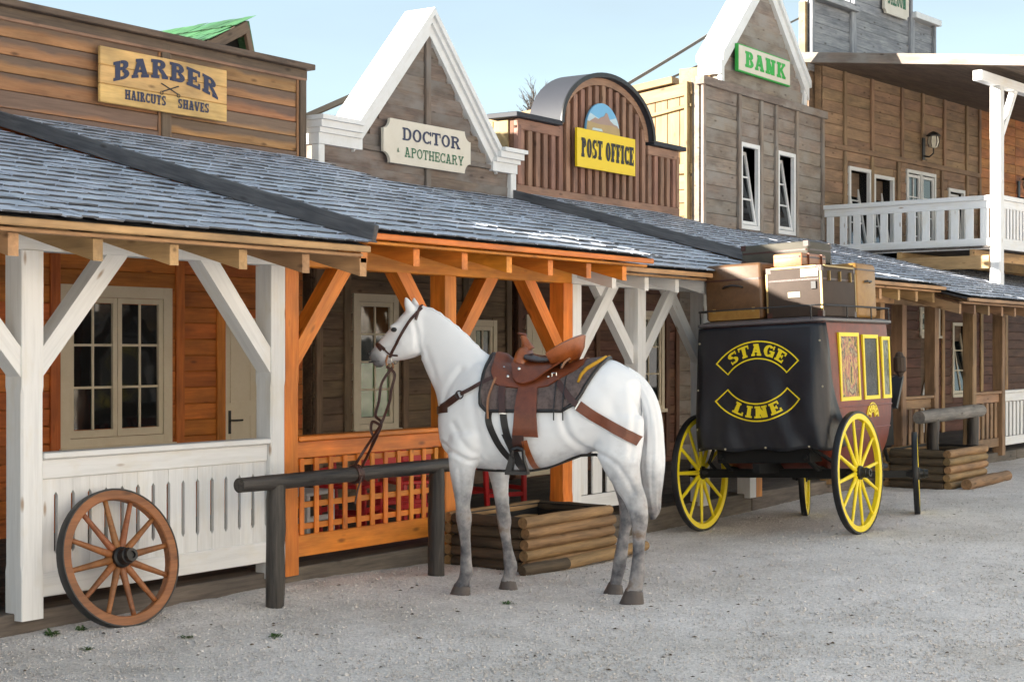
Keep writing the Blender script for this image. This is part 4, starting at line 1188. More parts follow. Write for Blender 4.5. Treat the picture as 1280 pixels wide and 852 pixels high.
# ------------------------------------------------------------------ houses added across the street, unseen behind the viewer, to bounce sun into the shade
def across(label, name, x0, x1, h, mat, y=-5.5):
    t_ = thing(name, label, 'house', T((x0+x1)/2, y, 0), 'unseen houses added for bounce light')
    wl = G().box(x0, x1, y-4, y, 0, h).build('wall', mat, t_)
    n = int(h/.3)
    for i in range(n): timber('plank', wl, mat, (x0, y+.012, .15+i*.3), (x1, y+.012, .15+i*.3), .024, .292)
    timber('cornice', t_, M['whitepaint'], (x0-.1, y+.08, h+.05), (x1+.1, y+.08, h+.05), .3, .16)
    m = int((x1-x0)/2.2)
    for i in range(m):
        cx = x0+(i+.5)*(x1-x0)/m
        g = G(); g.box(cx-.5, cx+.5, y+.026, y+.06, 1.0, 2.3); w = g.build('window', M['whitepaint'], t_)
        g = G(); g.box(cx-.42, cx+.42, y+.061, y+.066, 1.08, 2.22); g.build('pane', M['glass'], w)
across('unseen pale yellow plank house added across the street for bounce light', 'bounce_house', -9.0, 1.5, 6.0, M['across1'])
across('unseen cream plank hotel added across the street for bounce light', 'bounce_hotel', 1.6, 12.0, 6.6, M['across2'])
across('unseen tan plank store added across the street for bounce light', 'bounce_store', 12.1, 22.0, 6.2, M['across1'])
across('unseen white plank church hall added across the street for bounce light', 'bounce_hall', 22.1, 33.0, 6.6, M['across2'])

# ------------------------------------------------------------------ behind the row: green roof, bare tree, cables
gr = thing('green_roof_house', 'small gabled roof with bright green shingles behind the barber front', 'house', T(12, 12.8, 0))
# ridge runs back from the street, gable end towards the viewer
GXr, GZr, GY0, GY1 = 12.34, 5.14, 12.0, 13.6
G().box(11.5, 12.44, GY0+.25, GY1, 0, 4.62).build('wall', M['dark_wall'], gr)
G().prism([(11.35, 4.60), (12.45, 4.60), (GXr, GZr-.08)], lambda a, b, t: (a, t, b), GY0+.16, GY0+.2).build('gable', M['dark'], gr)
GF_ = T(GXr, 0, GZr) @ Matrix.Rotation(R(-90), 4, 'Z')        # local x -> -y, local y -> +x (up the left slope)
slab = G().prism([(-1.15, -.62), (0, -.01), (0, -.05), (-1.15, -.66)], lambda a, b, t: (t, a, b), -GY1, -GY0).build('roof', M['roofbase'], gr, GF_)
shingles(slab, M['green_shingle'], -GY1, -GY0, (-1.15, -.61), (0, 0), cap=120, F=GF_)
G().prism([(.0, -.0), (.14, -.52), (.17, -.52), (.03, .0)], lambda a, b, t: (t, a, b), -GY1, -GY0).build('roof', M['green_shingle'], gr, GF_)
timber('barge_board', gr, M['brown_trim'], (GXr, GY0, GZr-.06), (GXr-1.15, GY0, GZr-.68), .05, .12)
timber('barge_board', gr, M['brown_trim'], (GXr-.02, GY0+.004, GZr-.06), (GXr+.12, GY0+.004, GZr-.56), .05, .07)
timber('rafter_tie', gr, M['brown_trim'], (GXr-.55, GY0+.08, GZr-.30), (GXr+.03, GY0+.08, GZr-.12), .05, .07)

tr = thing('bare_tree', 'leafless tree with thin branches behind the post office front', 'tree', T(44.3, 30, 0))
trunk_pts = [(44.3, 30, 0), (44.4, 30, 3), (44.2, 30.1, 6), (44.5, 30, 8.9), (44.4, 30, 9.7)]
G().tube(trunk_pts, [.16, .13, .10, .06, .035], 7).build('trunk', M['bark'], tr, smooth=180)
br = G()
def grow(p, d, L, r, n):
    q = [p]; dd = d.copy()
    for i in range(4):
        dd = (dd + Vector((random.uniform(-.25, .25), random.uniform(-.25, .25), random.uniform(-.12, .2)))).normalized()
        q.append(q[-1] + dd*L/4)
    br.tube(q, [r, r*.85, r*.7, r*.55, r*.4], 4)
    if n > 0:
        for k in range(4):
            i = random.choice((1, 2, 3, 4))
            grow(q[i], (dd + Vector((random.uniform(-1, 1), random.uniform(-.7, .7), random.uniform(-.3, .7)))).normalized(), L*random.uniform(.5, .72), r*.5, n-1)
for k, dv in enumerate(((-.9, 0, .25), (.7, .1, .5), (-.5, .3, .7), (.25, -.2, 1), (-.2, 0, .9), (1, .1, .12), (-1, .1, .02))):
    grow(Vector((44.43, 30, 9.2+.08*k)), Vector(dv).normalized(), .62, .040, 3)
br.build('crown', M['bark'], tr)

def cable(label, p, q, r=.045):
    p, q = Vector(p), Vector(q); n = 12
    pts = [p.lerp(q, i/n) - Vector((0, 0, .25*math.sin(math.pi*i/n)*(q-p).length*.02)) for i in range(n+1)]
    tag(G().tube(pts, r, 6).build('overhead_cable', M['cable']), label, 'cable', 'cables above the roofs')
cable('grey cable climbing behind the bank gable, higher of the two', (20.0, 13.6, 4.79), (29.0, 13.6, 8.82), .03)
cable('grey cable behind the post office and bank, lower of the two', (20.2, 13.6, 4.90), (32.0, 13.6, 9.18), .022)
cable('thin brown cable close below the lower grey cable', (21.0, 13.7, 5.10), (27.5, 13.7, 7.22), .014)

# ------------------------------------------------------------------ covered bin in the shade of the left porch
cb = thing('covered_bin', 'dark blue covered bin standing on the porch at the left edge', 'bin', T(5.75, 8.2, .133))
g = G()
rings = []
for z, k in ((.135, .30), (.3, .31), (.7, .315), (.86, .31), (.93, .29), (.97, .22)):
    rings.append([(5.72+k*(abs(math.cos(a))**.5*math.copysign(1, math.cos(a)))+.012*math.sin(7*a), 8.15+k*(abs(math.sin(a))**.5*math.copysign(1, math.sin(a)))+.012*math.cos(5*a), z) for a in np.linspace(0, 2*math.pi, 32, endpoint=False)])
g.loft(rings); g.build('cover', M['darkblue'], cb, smooth=40)
G().lathe([(.0, .0), (.06, .0), (.06, .05), (.0, .06)], 10, 'Z', (5.72, 8.15, .962)).build('knob', M['darkblue'], cb)

# ------------------------------------------------------------------ wheels
def wheel_parts(parent, Mx, Rr, rim_w, rim_h, tyre_h, hub, nsp, ms, spoke_r=.02, phase=0):
    """axis = local y; rim, tyre, spokes, hub"""
    ri = Rr - tyre_h
    rim = G().lathe([(ri-.0005, -rim_w/2), (ri-.0005, rim_w/2), (ri-rim_h+.006, rim_w/2), (ri-rim_h, rim_w/2-.006), (ri-rim_h, -rim_w/2+.006), (ri-rim_h+.006, -rim_w/2)], 56, closed=True).build('rim', ms[0], parent, Mx, smooth=35)
    G().lathe([(Rr-.004, -rim_w/2-.003), (Rr, -rim_w/2+.003), (Rr, rim_w/2-.003), (Rr-.004, rim_w/2+.003), (ri, rim_w/2+.003), (ri, -rim_w/2-.003)], 56, closed=True).build('tyre', ms[1], parent, Mx, smooth=35)
    g = G()
    g.tube([(0, 0, hub[0]*.6), (0, 0, hub[0]+.02), (0, 0, (hub[0]+ri-rim_h)*.5), (0, 0, ri-rim_h-.03), (0, 0, ri-rim_h+.004)], [spoke_r*1.1, spoke_r*1.25, spoke_r, spoke_r*.85, spoke_r*.9], 8)
    me = g.mesh('spoke', 180); me.transform(Matrix.Scale(.85, 4, (0, 1, 0))); me.materials.append(ms[2])
    # grain along local x
    for k in range(nsp):
        link(bpy.data.objects.new('spoke', me), parent, Mx @ Matrix.Rotation(2*math.pi*k/nsp+phase, 4, 'Y'))
    r0, l0, l1 = hub
    G().lathe([(.0, -l0), (r0*.55, -l0), (r0*.6, -l0*.9), (r0*.75, -l0*.35), (r0, -l0*.3), (r0*1.05, 0), (r0, l1*.28), (r0*.8, l1*.35), (r0*.72, l1*.6), (r0*.78, l1*.63), (r0*.78, l1*.72), (r0*.66, l1*.76), (r0*.62, l1), (r0*.36, l1), (r0*.34, l1*.9), (0, l1*.9)], 24).build('hub', ms[3], parent, Mx, smooth=40)
    return rim
# loose wagon wheel leaning on the white railing (axis towards the viewer = -y)
WL = T(6.47, 7.245, gh(6.47, 7.2)-.012) @ Matrix.Rotation(R(-5), 4, 'Z') @ Matrix.Rotation(R(-14), 4, 'X') @ T(0, 0, .415) @ Matrix.Rotation(math.pi, 4, 'Z')
ww = thing('wagon_wheel', 'wooden spoked wagon wheel leaning against the slotted white railing', 'wheel', WL @ T(0, 0, -.415))
wheel_parts(ww, WL, .415, .06, .055, .012, (.062, .11, .13), 12, (M['wheelwood'], M['black_metal'], M['wheelwood'], M['black']), .019, .12)

# ------------------------------------------------------------------ hitching rails and log troughs
def log(g, p, q, r, n=12, wob=.05, seed=0):
    rnd = random.Random(seed); p, q = Vector(p), Vector(q); m = 9
    pts = [p.lerp(q, i/m) + Vector((rnd.uniform(-1, 1), rnd.uniform(-1, 1), rnd.uniform(-1, 1)))*r*wob for i in range(m+1)]
    rs = [r*(1+rnd.uniform(-wob, wob)) for _ in pts]; rs[0] *= .93; rs[-1] *= .93
    return g.tube(pts, rs, n)
def log_obj(name, parent, mat, p, q, r, seed=0, wob=.05):
    p, q = Vector(p), Vector(q); L = (q-p).length; d = (q-p).normalized()
    g = log(G(), (-L/2, 0, 0), (L/2, 0, 0), r, 14, wob, seed)
    me = g.mesh(name, 50); me.materials.append(mat)
    rot = Vector((1, 0, 0)).rotation_difference(d).to_matrix().to_4x4()
    return link(bpy.data.objects.new(name, me), parent, T(*((p+q)/2)) @ rot)
h1 = thing('hitching_rail', 'dark log hitching rail in front of the orange lattice railing', 'hitching rail', T(8.3, 7.04, 0))
log_obj('rail_log', h1, M['log_dark'], (7.17, 7.04, .81), (9.62, 7.04, .815), .051, 1, .04)
for x, s in ((7.5, 2), (9.18, 3)): log_obj('post', h1, M['log_dark'], (x, 7.05, -.1), (x, 7.04, .795), .06, s, .04)
h2 = thing('hitching_rail', 'grey log hitching rail beyond the stagecoach', 'hitching rail', T(20, 7.1, 0))
log_obj('rail_log', h2, M['log_grey'], (18.95, 7.1, .82), (21.25, 7.1, .84), .085, 4)
for x, s in ((19.45, 5), (20.95, 6)): log_obj('post', h2, M['log_dark'], (x, 7.12, -.1), (x, 7.1, .79), .075, s)
def trough(label, x0, y0, x1, y1, top, nl, mats, seed):
    t_ = thing('log_trough', label, 'trough', T((x0+x1)/2, (y0+y1)/2, 0))
    r = top/(2*nl-.6)
    rnd = random.Random(seed)
    for i in range(nl):
        z = gh(x0, y0) + r*.8 + i*2*r*.97
        ex = rnd.uniform(-.02, .05)
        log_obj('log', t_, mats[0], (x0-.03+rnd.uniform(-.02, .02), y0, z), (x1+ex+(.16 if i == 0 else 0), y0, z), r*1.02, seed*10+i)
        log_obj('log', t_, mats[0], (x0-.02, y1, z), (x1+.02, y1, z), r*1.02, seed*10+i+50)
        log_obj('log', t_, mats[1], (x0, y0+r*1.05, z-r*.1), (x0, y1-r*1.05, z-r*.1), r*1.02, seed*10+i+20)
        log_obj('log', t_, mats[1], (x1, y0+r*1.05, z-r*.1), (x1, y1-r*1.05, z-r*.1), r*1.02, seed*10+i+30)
    G().box(x0+r*.7, x1-r*.7, y0+r*.7, y0+r*.9, 0, top-.01).box(x0+r*.7, x1-r*.7, y1-r*.9, y1-r*.7, 0, top-.01).box(x0+r*.7, x0+r*.9, y0+r*.9, y1-r*.9, 0, top-.01).box(x1-r*.9, x1-r*.7, y0+r*.9, y1-r*.9, 0, top-.01).box(x0+r*.9, x1-r*.9, y0+r*.9, y1-r*.9, top*.3, top*.34).build('liner', M['black'], t_)
    return t_, r
t1, r1 = trough('low brown log trough with dark inside behind the horse', 9.83, 6.70, 11.03, 7.42, .40, 5, (M['log'], M['log_end']), 1)
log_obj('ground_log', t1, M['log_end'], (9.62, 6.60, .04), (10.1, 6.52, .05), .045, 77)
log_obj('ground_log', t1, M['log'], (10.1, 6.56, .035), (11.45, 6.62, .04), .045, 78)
t2, r2 = trough('log trough beyond the stagecoach under the grey hitching rail', 18.63, 6.62, 19.95, 7.38, .46, 5, (M['log'], M['log_end']), 2)
log_obj('ground_log', t2, M['log'], (18.7, 6.42, .05), (20.35, 6.46, .05), .07, 79)

# ------------------------------------------------------------------ chairs on the porch
def chair(label, mat, x, y, rz, wide=.42, group='red chairs on the orange porch'):
    Mx = T(x, y, .133) @ Matrix.Rotation(R(rz), 4, 'Z')
    t_ = thing('chair', label, 'chair', Mx, group)
    h = wide/2
    board('seat', t_, mat, (0, 0, .44), (wide, wide-.02, .03), Mx)
    for sx in (-1, 1):
        for sy, top in ((-1, .43), (1, .80)):
            timber('leg', t_, mat, (sx*(h-.025), sy*(h-.03), 0), (sx*(h-.025), sy*(h-.03)+(.05 if sy > 0 else 0), top), .04, .045, Mx)
        timber('stretcher', t_, mat, (sx*(h-.025), -h+.03, .2), (sx*(h-.025), h-.03, .2), .025, .04, Mx)
    for z in (.54, .65, .76): timber('back_slat', t_, mat, (-h+.03, h-.02+(z-.4)*.09, z), (h-.03, h-.02+(z-.4)*.09, z), .018, .075, Mx)
    timber('stretcher', t_, mat, (-h+.03, -h+.03, .25), (h-.03, -h+.03, .25), .025, .04, Mx)
    timber('stretcher', t_, mat, (-h+.03, h-.03, .25), (h-.03, h-.03, .25), .025, .04, Mx)
    return t_
chair('red wooden chair behind the middle of the lattice railing', M['red'], 9.75, 8.35, 20)
chair('red wooden chair behind the right end of the lattice, nearer the wall', M['red'], 10.75, 8.75, -35)
chair('red wooden chair seen between the front legs of the horse', M['red'], 12.0, 8.55, 70, .46)
chair('red wooden chair behind the lattice beside the hitching post', M['red'], 10.35, 8.2, 150)
chair('white chair behind the left end of the lattice railing', M['whitepaint'], 9.05, 8.25, 10, .40, 'white porch chairs')

# ------------------------------------------------------------------ weeds in the gravel
def weed(label, x, y, s, seed):
    rnd = random.Random(seed); g = G(); z = gh(x, y)
    for k in range(26):
        a = rnd.uniform(0, 6.28); L = s*rnd.uniform(.4, .85); w = s*.09
        d = Vector((math.cos(a), math.sin(a), rnd.uniform(.15, .8))).normalized(); sd_ = Vector((-math.sin(a), math.cos(a), 0))*w
        p = Vector((x+rnd.uniform(-.4, .4)*s, y+rnd.uniform(-.4, .4)*s, z))
        m_ = p + d*L*.6; e_ = p + d*L - Vector((0, 0, L*.22))
        g.add([p-sd_*.5, p+sd_*.5, m_+sd_, m_-sd_, e_], [(0, 1, 2, 3), (3, 2, 4)])
    tag(g.build('weed', M['grass']), label, 'weed', 'weeds in the gravel')
weed('small weed in the gravel right of the wagon wheel', 6.75, 6.35, .075, 1)
weed('green weed at the foot of the left white post', 6.02, 7.40, .09, 2)
weed('low weed against the kerb beside the wagon wheel', 6.20, 7.36, .07, 3)
weed('tiny weed in the gravel before the left end of the kerb', 5.9, 6.95, .055, 4)
weed('tiny weed near the front hoof of the horse', 8.55, 5.98, .06, 5)
weed('flat weed in the gravel below the wagon wheel', 6.45, 6.75, .06, 6)

# ------------------------------------------------------------------ stagecoach
CM = T(13.62, 6.44, -.045) @ Matrix.Rotation(R(1.0), 4, 'Z') @ Matrix.Rotation(R(-2.5), 4, 'X')
co = thing('stagecoach', 'maroon stagecoach with yellow wheels and black STAGE LINE tarpaulin', 'stagecoach', CM)
def prof(z):
    Z = [.50, .56, .66, .80, 1.0, 1.25, 1.6, 1.92]
    XR = [.30, .12, -.02, -.12, -.19, -.24, -.26, -.27]; XF = [.98, 1.17, 1.29, 1.37, 1.43, 1.46, 1.44, 1.42]; HW = [.44, .50, .55, .585, .605, .615, .61, .60]
    return np.interp(z, Z, XR), np.interp(z, Z, XF), np.interp(z, Z, HW)
def rring(x0, x1, hw, z, r=.07, n=6):
    P = []
    for cx, cy, a0 in ((x1-r, hw-r, 0), (x0+r, hw-r, 90), (x0+r, -hw+r, 180), (x1-r, -hw+r, 270)):
        for i in range(n+1):
            a = R(a0+90*i/n); P.append((cx+r*math.cos(a), cy+r*math.sin(a), z))
    return P
g = G(); g.loft([rring(*prof(z), z) for z in np.linspace(.50, 1.92, 22)])
body = g.build('body', M['maroon'], co, CM, smooth=50)
g = G(); g.loft([rring(-.29, 1.45, .62, 1.921, .09), rring(-.31, 1.47, .64, 1.935, .09), rring(-.31, 1.47, .64, 1.955, .09), rring(-.25, 1.40, .58, 1.975, .09)])
g.build('roof', M['grey_rim'], co, CM, smooth=40)
for z, dz in ((1.145, .018), (.93, .014)):
    x0_, x1_, hw_ = prof(z)
    g = G(); a_ = rring(x0_-.004, x1_+.004, hw_+.004, z-dz/2); b_ = rring(x0_-.008, x1_+.008, hw_+.008, z); c_ = rring(x0_-.004, x1_+.004, hw_+.004, z+dz/2)
    g.loft([a_, b_, c_], cap=False); g.build('moulding', M['maroon'], co, CM, smooth=60)
# roof rail
g = G(); rp = rring(-.30, 1.46, .63, 2.075, .1, 4); g.tube(rp+[rp[0]], .008, 6)
for k in range(0, len(rp), 5): g.tube([rp[k], (rp[k][0], rp[k][1], 1.95)], .007, 6)
for x in (.3, .9):
    for s in (-1, 1): g.tube([(x, s*.63, 2.075), (x, s*.63, 1.95)], .007, 6)
g.build('roof_rail', M['black_metal'], co, CM)
# side windows
def pane_mat(name, stops, sc):
    m, t, b = newmat(name)
    tc, oi, v = coords(t, (1, 1, .55), 5)
    n_ = noise_tex(t, v, sc, 6, .65, 2.2)
    t.links.new(ramp(t, n_, stops), b.inputs['Base Color'])
    b.inputs['Roughness'].default_value = .2
    b.inputs['Specular IOR Level'].default_value = .2
    bp = N(t, 'ShaderNodeBump', Strength=.5, Distance=.02); t.links.new(n_, bp.inputs['Height']); t.links.new(bp.outputs[0], b.inputs['Normal'])
    return m
M['pane1'] = pane_mat('crinkled_film_reflections', [(.40, (.006, .006, .008)), (.44, (.50, .38, .10)), (.50, (.50, .18, .12)), (.545, (.02, .018, .02)), (.60, (.46, .36, .2)), (.66, (.03, .02, .02))], 5.5)  # crinkled film with its pink and yellow reflections painted as noise colours
M['pane2'] = pane_mat('dark_curtain_pane', [(.45, (.006, .006, .012)), (.6, (.014, .014, .024)), (.7, (.14, .13, .14))], 5)
M['pane3'] = pane_mat('painted_reflection_pane', [(.3, (.04, .055, .04)), (.5, (.20, .22, .19)), (.72, (.03, .04, .03))], 7)  # pale reflection painted into the pane as noise colours
for s in (-1, 1):
    for k, (a, b, pm) in enumerate(((.10, .58, 'pane1'), (.68, 1.07, 'pane2'), (1.16, 1.38, 'pane3'))):
        y = s*.612; z0, z1 = 1.20, 1.83 - .015*k
        f_ = .035
        g = G()
        for q in ((a, a+f_, z0, z1), (b-f_, b, z0, z1), (a+f_, b-f_, z0, z0+f_), (a+f_, b-f_, z1-f_, z1)): g.box(q[0], q[1], y-.012, y+.012, q[2], q[3])
        fr = g.build('window', M['yellow'], co, CM)
        board('pane', fr, M[pm], ((a+b)/2, y, (z0+z1)/2), (b-a-2*f_, .012, z1-z0-2*f_), CM)
    # fan emblem below the middle window
    g = G(); y = s*.6175
    for k in range(7):
        a0 = R(12+k*23); a1 = R(12+k*23+15)
        g.prism([(.88+r*math.cos(a), 1.03+r*math.sin(a)*.95) for a, r in ((a0, .125), (a1, .125), (a1, .07), (a0, .07))], lambda p, q, t: (p, t*s, q), .600, .619)
    for k in range(14):
        a0 = R(k*180/14); a1 = R((k+1)*180/14)
        g.prism([(.88+r*math.cos(a), 1.03+r*math.sin(a)*.95) for a, r in ((a0, .147), (a1, .147), (a1, .135), (a0, .135))], lambda p, q, t: (p, t*s, q), .600, .618)
        g.prism([(.88+r*math.cos(a), 1.03+r*math.sin(a)*.95) for a, r in ((a0, .062), (a1, .062), (a1, .052), (a0, .052))], lambda p, q, t: (p, t*s, q), .600, .618)
    g.build('emblem', M['yellow'], co, CM)
    g = G(); dpt = [(.93, .80), (.97, .72), (.99, .83), (.95, .90)]
    for i in range(4):
        p, q = dpt[i], dpt[(i+1) % 4]
        g.beam((p[0], s*.592, p[1]), (q[0], s*.598, q[1]), .012, .010)
    g.build('emblem', M['yellow'], co, CM)
# tarpaulin over the rear boot
def tarp_pt(a, h, off=0):
    """a in -1..1 across, h 0 top .. 1 bottom"""
    hw = .615 + .05*h
    y = a*hw*.995
    wr = .014*math.sin(6*a+4*h)*h + .030*math.sin(12*a-6*h+1)*h*h*abs(a)**1.5 + .022*math.sin(5*h+10*a)*max(0, -a)*h + .012*math.sin(15*(a+.55*h))*h*h
    x = -.295 - .075*math.sin(math.pi*min(1, h*.62)) - wr*.9 + .10*max(0, abs(a)-.86)/.14*(.25+.6*h)
    z = 1.915 - 1.135*h + .012*h*math.cos(9*a)
    return Vector((x - off, y, z))
g = G(); na, nh = 44, 30; rings = []
for j in range(nh+1):
    h = j/nh
    row_ = []
    ext = .06+.30*h**1.5
    for e in (1, .66, .33):
        p = tarp_pt(1, h); row_.append((p.x+ext*e+.012*math.sin(9*h+5*e), p.y-.0+.012*e+.012*math.sin(7*h+3*e), p.z+.03*e*h))
    row_ += [tuple(tarp_pt(1-2*i/na, h)) for i in range(na+1)]
    for e in (.33, .66, 1):
        p = tarp_pt(-1, h); row_.append((p.x+ext*e+.012*math.sin(9*h+5*e), p.y+.0-.012*e+.014*math.sin(8*h+4*e), p.z+.03*e*h))
    rings.append(row_)
g.loft(rings, cap=False, closed=False)
def tarp_mat():
    m, t, b = newmat('black_tarpaulin')
    tc, oi, v = coords(t, (1, 1, 1), 3)
    n1 = noise_tex(t, v, 3, 4); n2 = noise_tex(t, v, 160, 2)
    t.links.new(ramp(t, n1, [(.3, (.0065, .007, .011)), (.7, (.015, .0165, .023))]), b.inputs['Base Color'])
    b.inputs['Roughness'].default_value = .42
    bp = N(t, 'ShaderNodeBump', Strength=.35, Distance=.03); t.links.new(mth(t, 'ADD', n1, mth(t, 'MULTIPLY', n2, .03)), bp.inputs['Height']); t.links.new(bp.outputs[0], b.inputs['Normal'])
    return m
M['tarp'] = tarp_mat()
tp = g.build('tarpaulin', M['tarp'], co, CM, smooth=180)
md = tp.modifiers.new('th', 'SOLIDIFY'); md.thickness = .006; md.offset = 1
def tfn(y, z, d):   # sign plane seen from behind: +x on the lettering runs towards -y
    a = -y/.64; h = (1.915-z)/1.135
    p = tarp_pt(max(-1, min(1, a)), max(0, min(1, h)))
    return (p.x-d-.007, p.y, z)
def banner(cz, rad, sgn_, word, wid):
    """arched banner; sgn_ +1 arches up"""
    half = .36; phi = math.asin(half/rad)
    def pt(t, r):
        a = t*phi
        return (r*math.sin(a), cz + sgn_*(r*math.cos(a)))
    g = G(); i = 0; n = 22
    r0, r1, lw = rad-.085, rad+.085, .013
    def strip(ra, rb):
        for k in range(n):
            t0, t1_ = -1+2*k/n, -1+2*(k+1)/n
            g.add([tfn(*pt(t0, ra), .004), tfn(*pt(t1_, ra), .004), tfn(*pt(t1_, rb), .004), tfn(*pt(t0, rb), .004)], [(0, 1, 2, 3)])
    strip(r0, r0+lw); strip(r1-lw, r1)
    for t0 in (-1, 1):
        t1_ = t0*.972
        g.add([tfn(*pt(t0, r0), .0045), tfn(*pt(t1_, r0), .0045), tfn(*pt(t1_, r1), .0045), tfn(*pt(t0, r1), .0045)], [(0, 1, 2, 3)])
    g.build('banner_outline', M['yellow'], tp, CM)
    def fn(x, y, d):
        if sgn_ > 0: r_ = rad-.052+y; a = x/rad
        else: r_ = rad+.052-y; a = x/rad
        return tfn(r_*math.sin(a), cz+sgn_*r_*math.cos(a), d+.003)
    text(word, 'lettering', M['yellow'], tp, wid, .108, fn, .30, .17, .16, CM)
banner(1.695-.47, .47, 1, 'STAGE', .60)
banner(1.125+.47, .47, -1, 'LINE', .48)
g = G()
for a, h in ((.97, .12), (.97, .5), (.97, .82), (-.97, .14), (-.97, .5), (-.72, .985), (-.1, .985), (.5, .985), (.95, .985)):
    p = tarp_pt(a, h); g.ell((p.x-.010, p.y, p.z), (.004, .011, .011), 8, 5)
g.build('grommet', M['label'], tp, CM)
# underframe
g = G()
g.beam((-.45, 0, .62), (2.0, 0, .50), .07, .09); g.beam((0, -.74, .55), (0, .74, .55), .07, .08)
for s in (-1, 1):
    g.tube([(-.32, s*.42, .72), (-.1, s*.44, .60), (.5, s*.45, .52), (1.1, s*.44, .56), (1.6, s*.42, .72)], .026, 6)
    g.tube([(-.3, s*.5, .78), (-.15, s*.62, .66), (0, s*.62, .57)], .018, 6)
    g.tube([(1.45, s*.42, .95), (1.75, s*.38, .70), (1.95, s*.34, .55)], .02, 6)
g.box(-.30, -.02, -.46, .46, .66, .80); g.box(1.42, 1.82, -.46, .46, .72, 1.10)
g.build('underframe', M['dark'], co, CM)  # near-black colour paints in the shade below the coach
g = G()
g.prism([(1.82, 1.10), (1.86, 1.08), (2.08, 1.40), (2.05, 1.42)], lambda a, b, t: (a, t, b), -.5, .5)
g.build('footboard', M['black'], co, CM)
g = G(); g.box(1.46, 1.84, -.44, .44, 1.30, 1.40); g.box(1.46, 1.50, -.44, .44, 1.40, 1.62); g.box(1.5, 1.8, -.4, .4, 1.102, 1.30)
g.build('driver_seat', M['leather_dk'], co, CM)
g = G(); g.lathe([(0, .13), (.03, .12), (.045, .08), (.06, .07), (.06, -.06), (.04, -.08), (.02, -.12), (0, -.12)], 10, 'Z', (1.53, -.66, 1.52))
g.tube([(1.53, -.60, 1.42), (1.47, -.59, 1.40)], .012, 5); g.build('lantern', M['trunk'], co, CM)
ms_y = (M['yellow'], M['black'], M['yellow'], M['black'])
def coach_wheel(x, y, r, steer, out, phase=0.0):
    Mx = CM @ T(x, y, r) @ Matrix.Rotation(R(steer), 4, 'Z') @ Matrix.Rotation(math.pi if out < 0 else 0, 4, 'Z')
    e = bpy.data.objects.new('wheel', None); link(e, co, Mx)
    e.empty_display_size = .1
    wheel_parts(e, Mx, r, .05, .052, .022, (.062, .10, .12), 12, ms_y, .0185, phase)
coach_wheel(0, -.79, .555, 0, -1, .13)
coach_wheel(0, .79, .555, 0, 1, .05)
coach_wheel(1.97, -.62, .42, 19, -1)
coach_wheel(1.60, .43, .42, 19, 1)
G().beam((1.97, -.62, .42), (1.60, .43, .42), .06, .07).build('front_axle', M['black'], co, CM)
G().tube([(1.9, 0, .5), (2.5, .1, .48), (3.3, .2, .42)], .03, 6).build('pole', M['black'], co, CM)

# ------------------------------------------------------------------ luggage on the coach roof
def case(name, label, mat, x0, x1, y0, y1, z0, z1, trim, kind='suitcase', r=.03, straps=(), yaw=0):
    cx, cy = (x0+x1)/2, (y0+y1)/2; hx, hy, h = (x1-x0)/2, (y1-y0)/2, z1-z0
    Mx = CM @ T(cx, cy, z0) @ Matrix.Rotation(R(yaw), 4, 'Z')
    t_ = thing(name, label, kind, Mx, 'luggage on the stagecoach roof')
    g = G(); g.loft([rring(-hx+r, hx-r, hy-r, 0, r*.6, 3), rring(-hx+r*.3, hx-r*.3, hy-r*.3, r*.3, r, 3), rring(-hx, hx, hy, r, r, 3), rring(-hx, hx, hy, h-r, r, 3), rring(-hx+r*.3, hx-r*.3, hy-r*.3, h-r*.3, r, 3), rring(-hx+r, hx-r, hy-r, h, r*.6, 3)])
    g.build('case_body', mat, t_, Mx, smooth=45)
    return t_, Mx, hx, hy, h
def fittings(t_, Mx, hx, hy, h, mat, seam=.7, handle=True, hmat=None, corners=True):
    """lid seam, corners, handle and lock on the rear (-x) and right (-y) sides"""
    g = G(); z = h*seam
    g.loft([rring(-hx-.003, hx+.003, hy+.003, z-.008, .03, 3), rring(-hx-.003, hx+.003, hy+.003, z+.008, .03, 3)], cap=False)
    g.build('lid_seam', mat, t_, Mx)
    if corners:
        for sx in (-1, 1):
            for sy in (-1, 1):
                for z_ in (.0, h-.05):
                    g = G(); a, b = sx*(hx+.002), sy*(hy+.002)
                    g.box(min(a, a-sx*.05), max(a, a-sx*.05), min(b, b-sy*.05), max(b, b-sy*.05), z_-.002 if z_ == 0 else z_, z_+.052)
                    g.build('corner', mat, t_, Mx)
    if handle:
        g = G(); q = -hx-.004; zz = h*.58 if seam > .65 else h*.5
        g.tube([(q, -.10, zz), (q-.025, -.07, zz+.012), (q-.03, 0, zz+.02), (q-.025, .07, zz+.012), (q, .10, zz)], .010, 6)
        g.build('handle', hmat or M['leather_dk'], t_, Mx, smooth=180)
zr = 1.976
f1 = case('leather_suitcase', 'brown leather suitcase standing at the left rear of the coach roof', M['case_tan'], -.22, .16, -.02, .56, zr, zr+.53, M['brass'])
fittings(*f1, M['leather_dk'], .72, True, M['leather_bk'], False)
g = G()
for y in (-.2, .2):
    for z_ in (.10,): g.box(-f1[2]-.008, -f1[2], y-.015, y+.015, z_-.02, z_+.02)
g.build('rivet', M['brass'], f1[0], f1[1])
timber('bottom_band', f1[0], M['case_yellow'], (-f1[2]-.003, -f1[3]+.03, .06), (-f1[2]-.003, f1[3]-.03, .06), .008, .10, f1[1])
f2 = case('steamer_trunk', 'dark brown brass-edged trunk at the right rear of the coach roof', M['trunk'], -.20, .60, -.60, -.06, zr, zr+.46, M['brass'], 'trunk', .015)
t_, Mx, hx, hy, h = f2
fittings(*f2, M['leather_dk'], .74, False, None, True)
g = G()
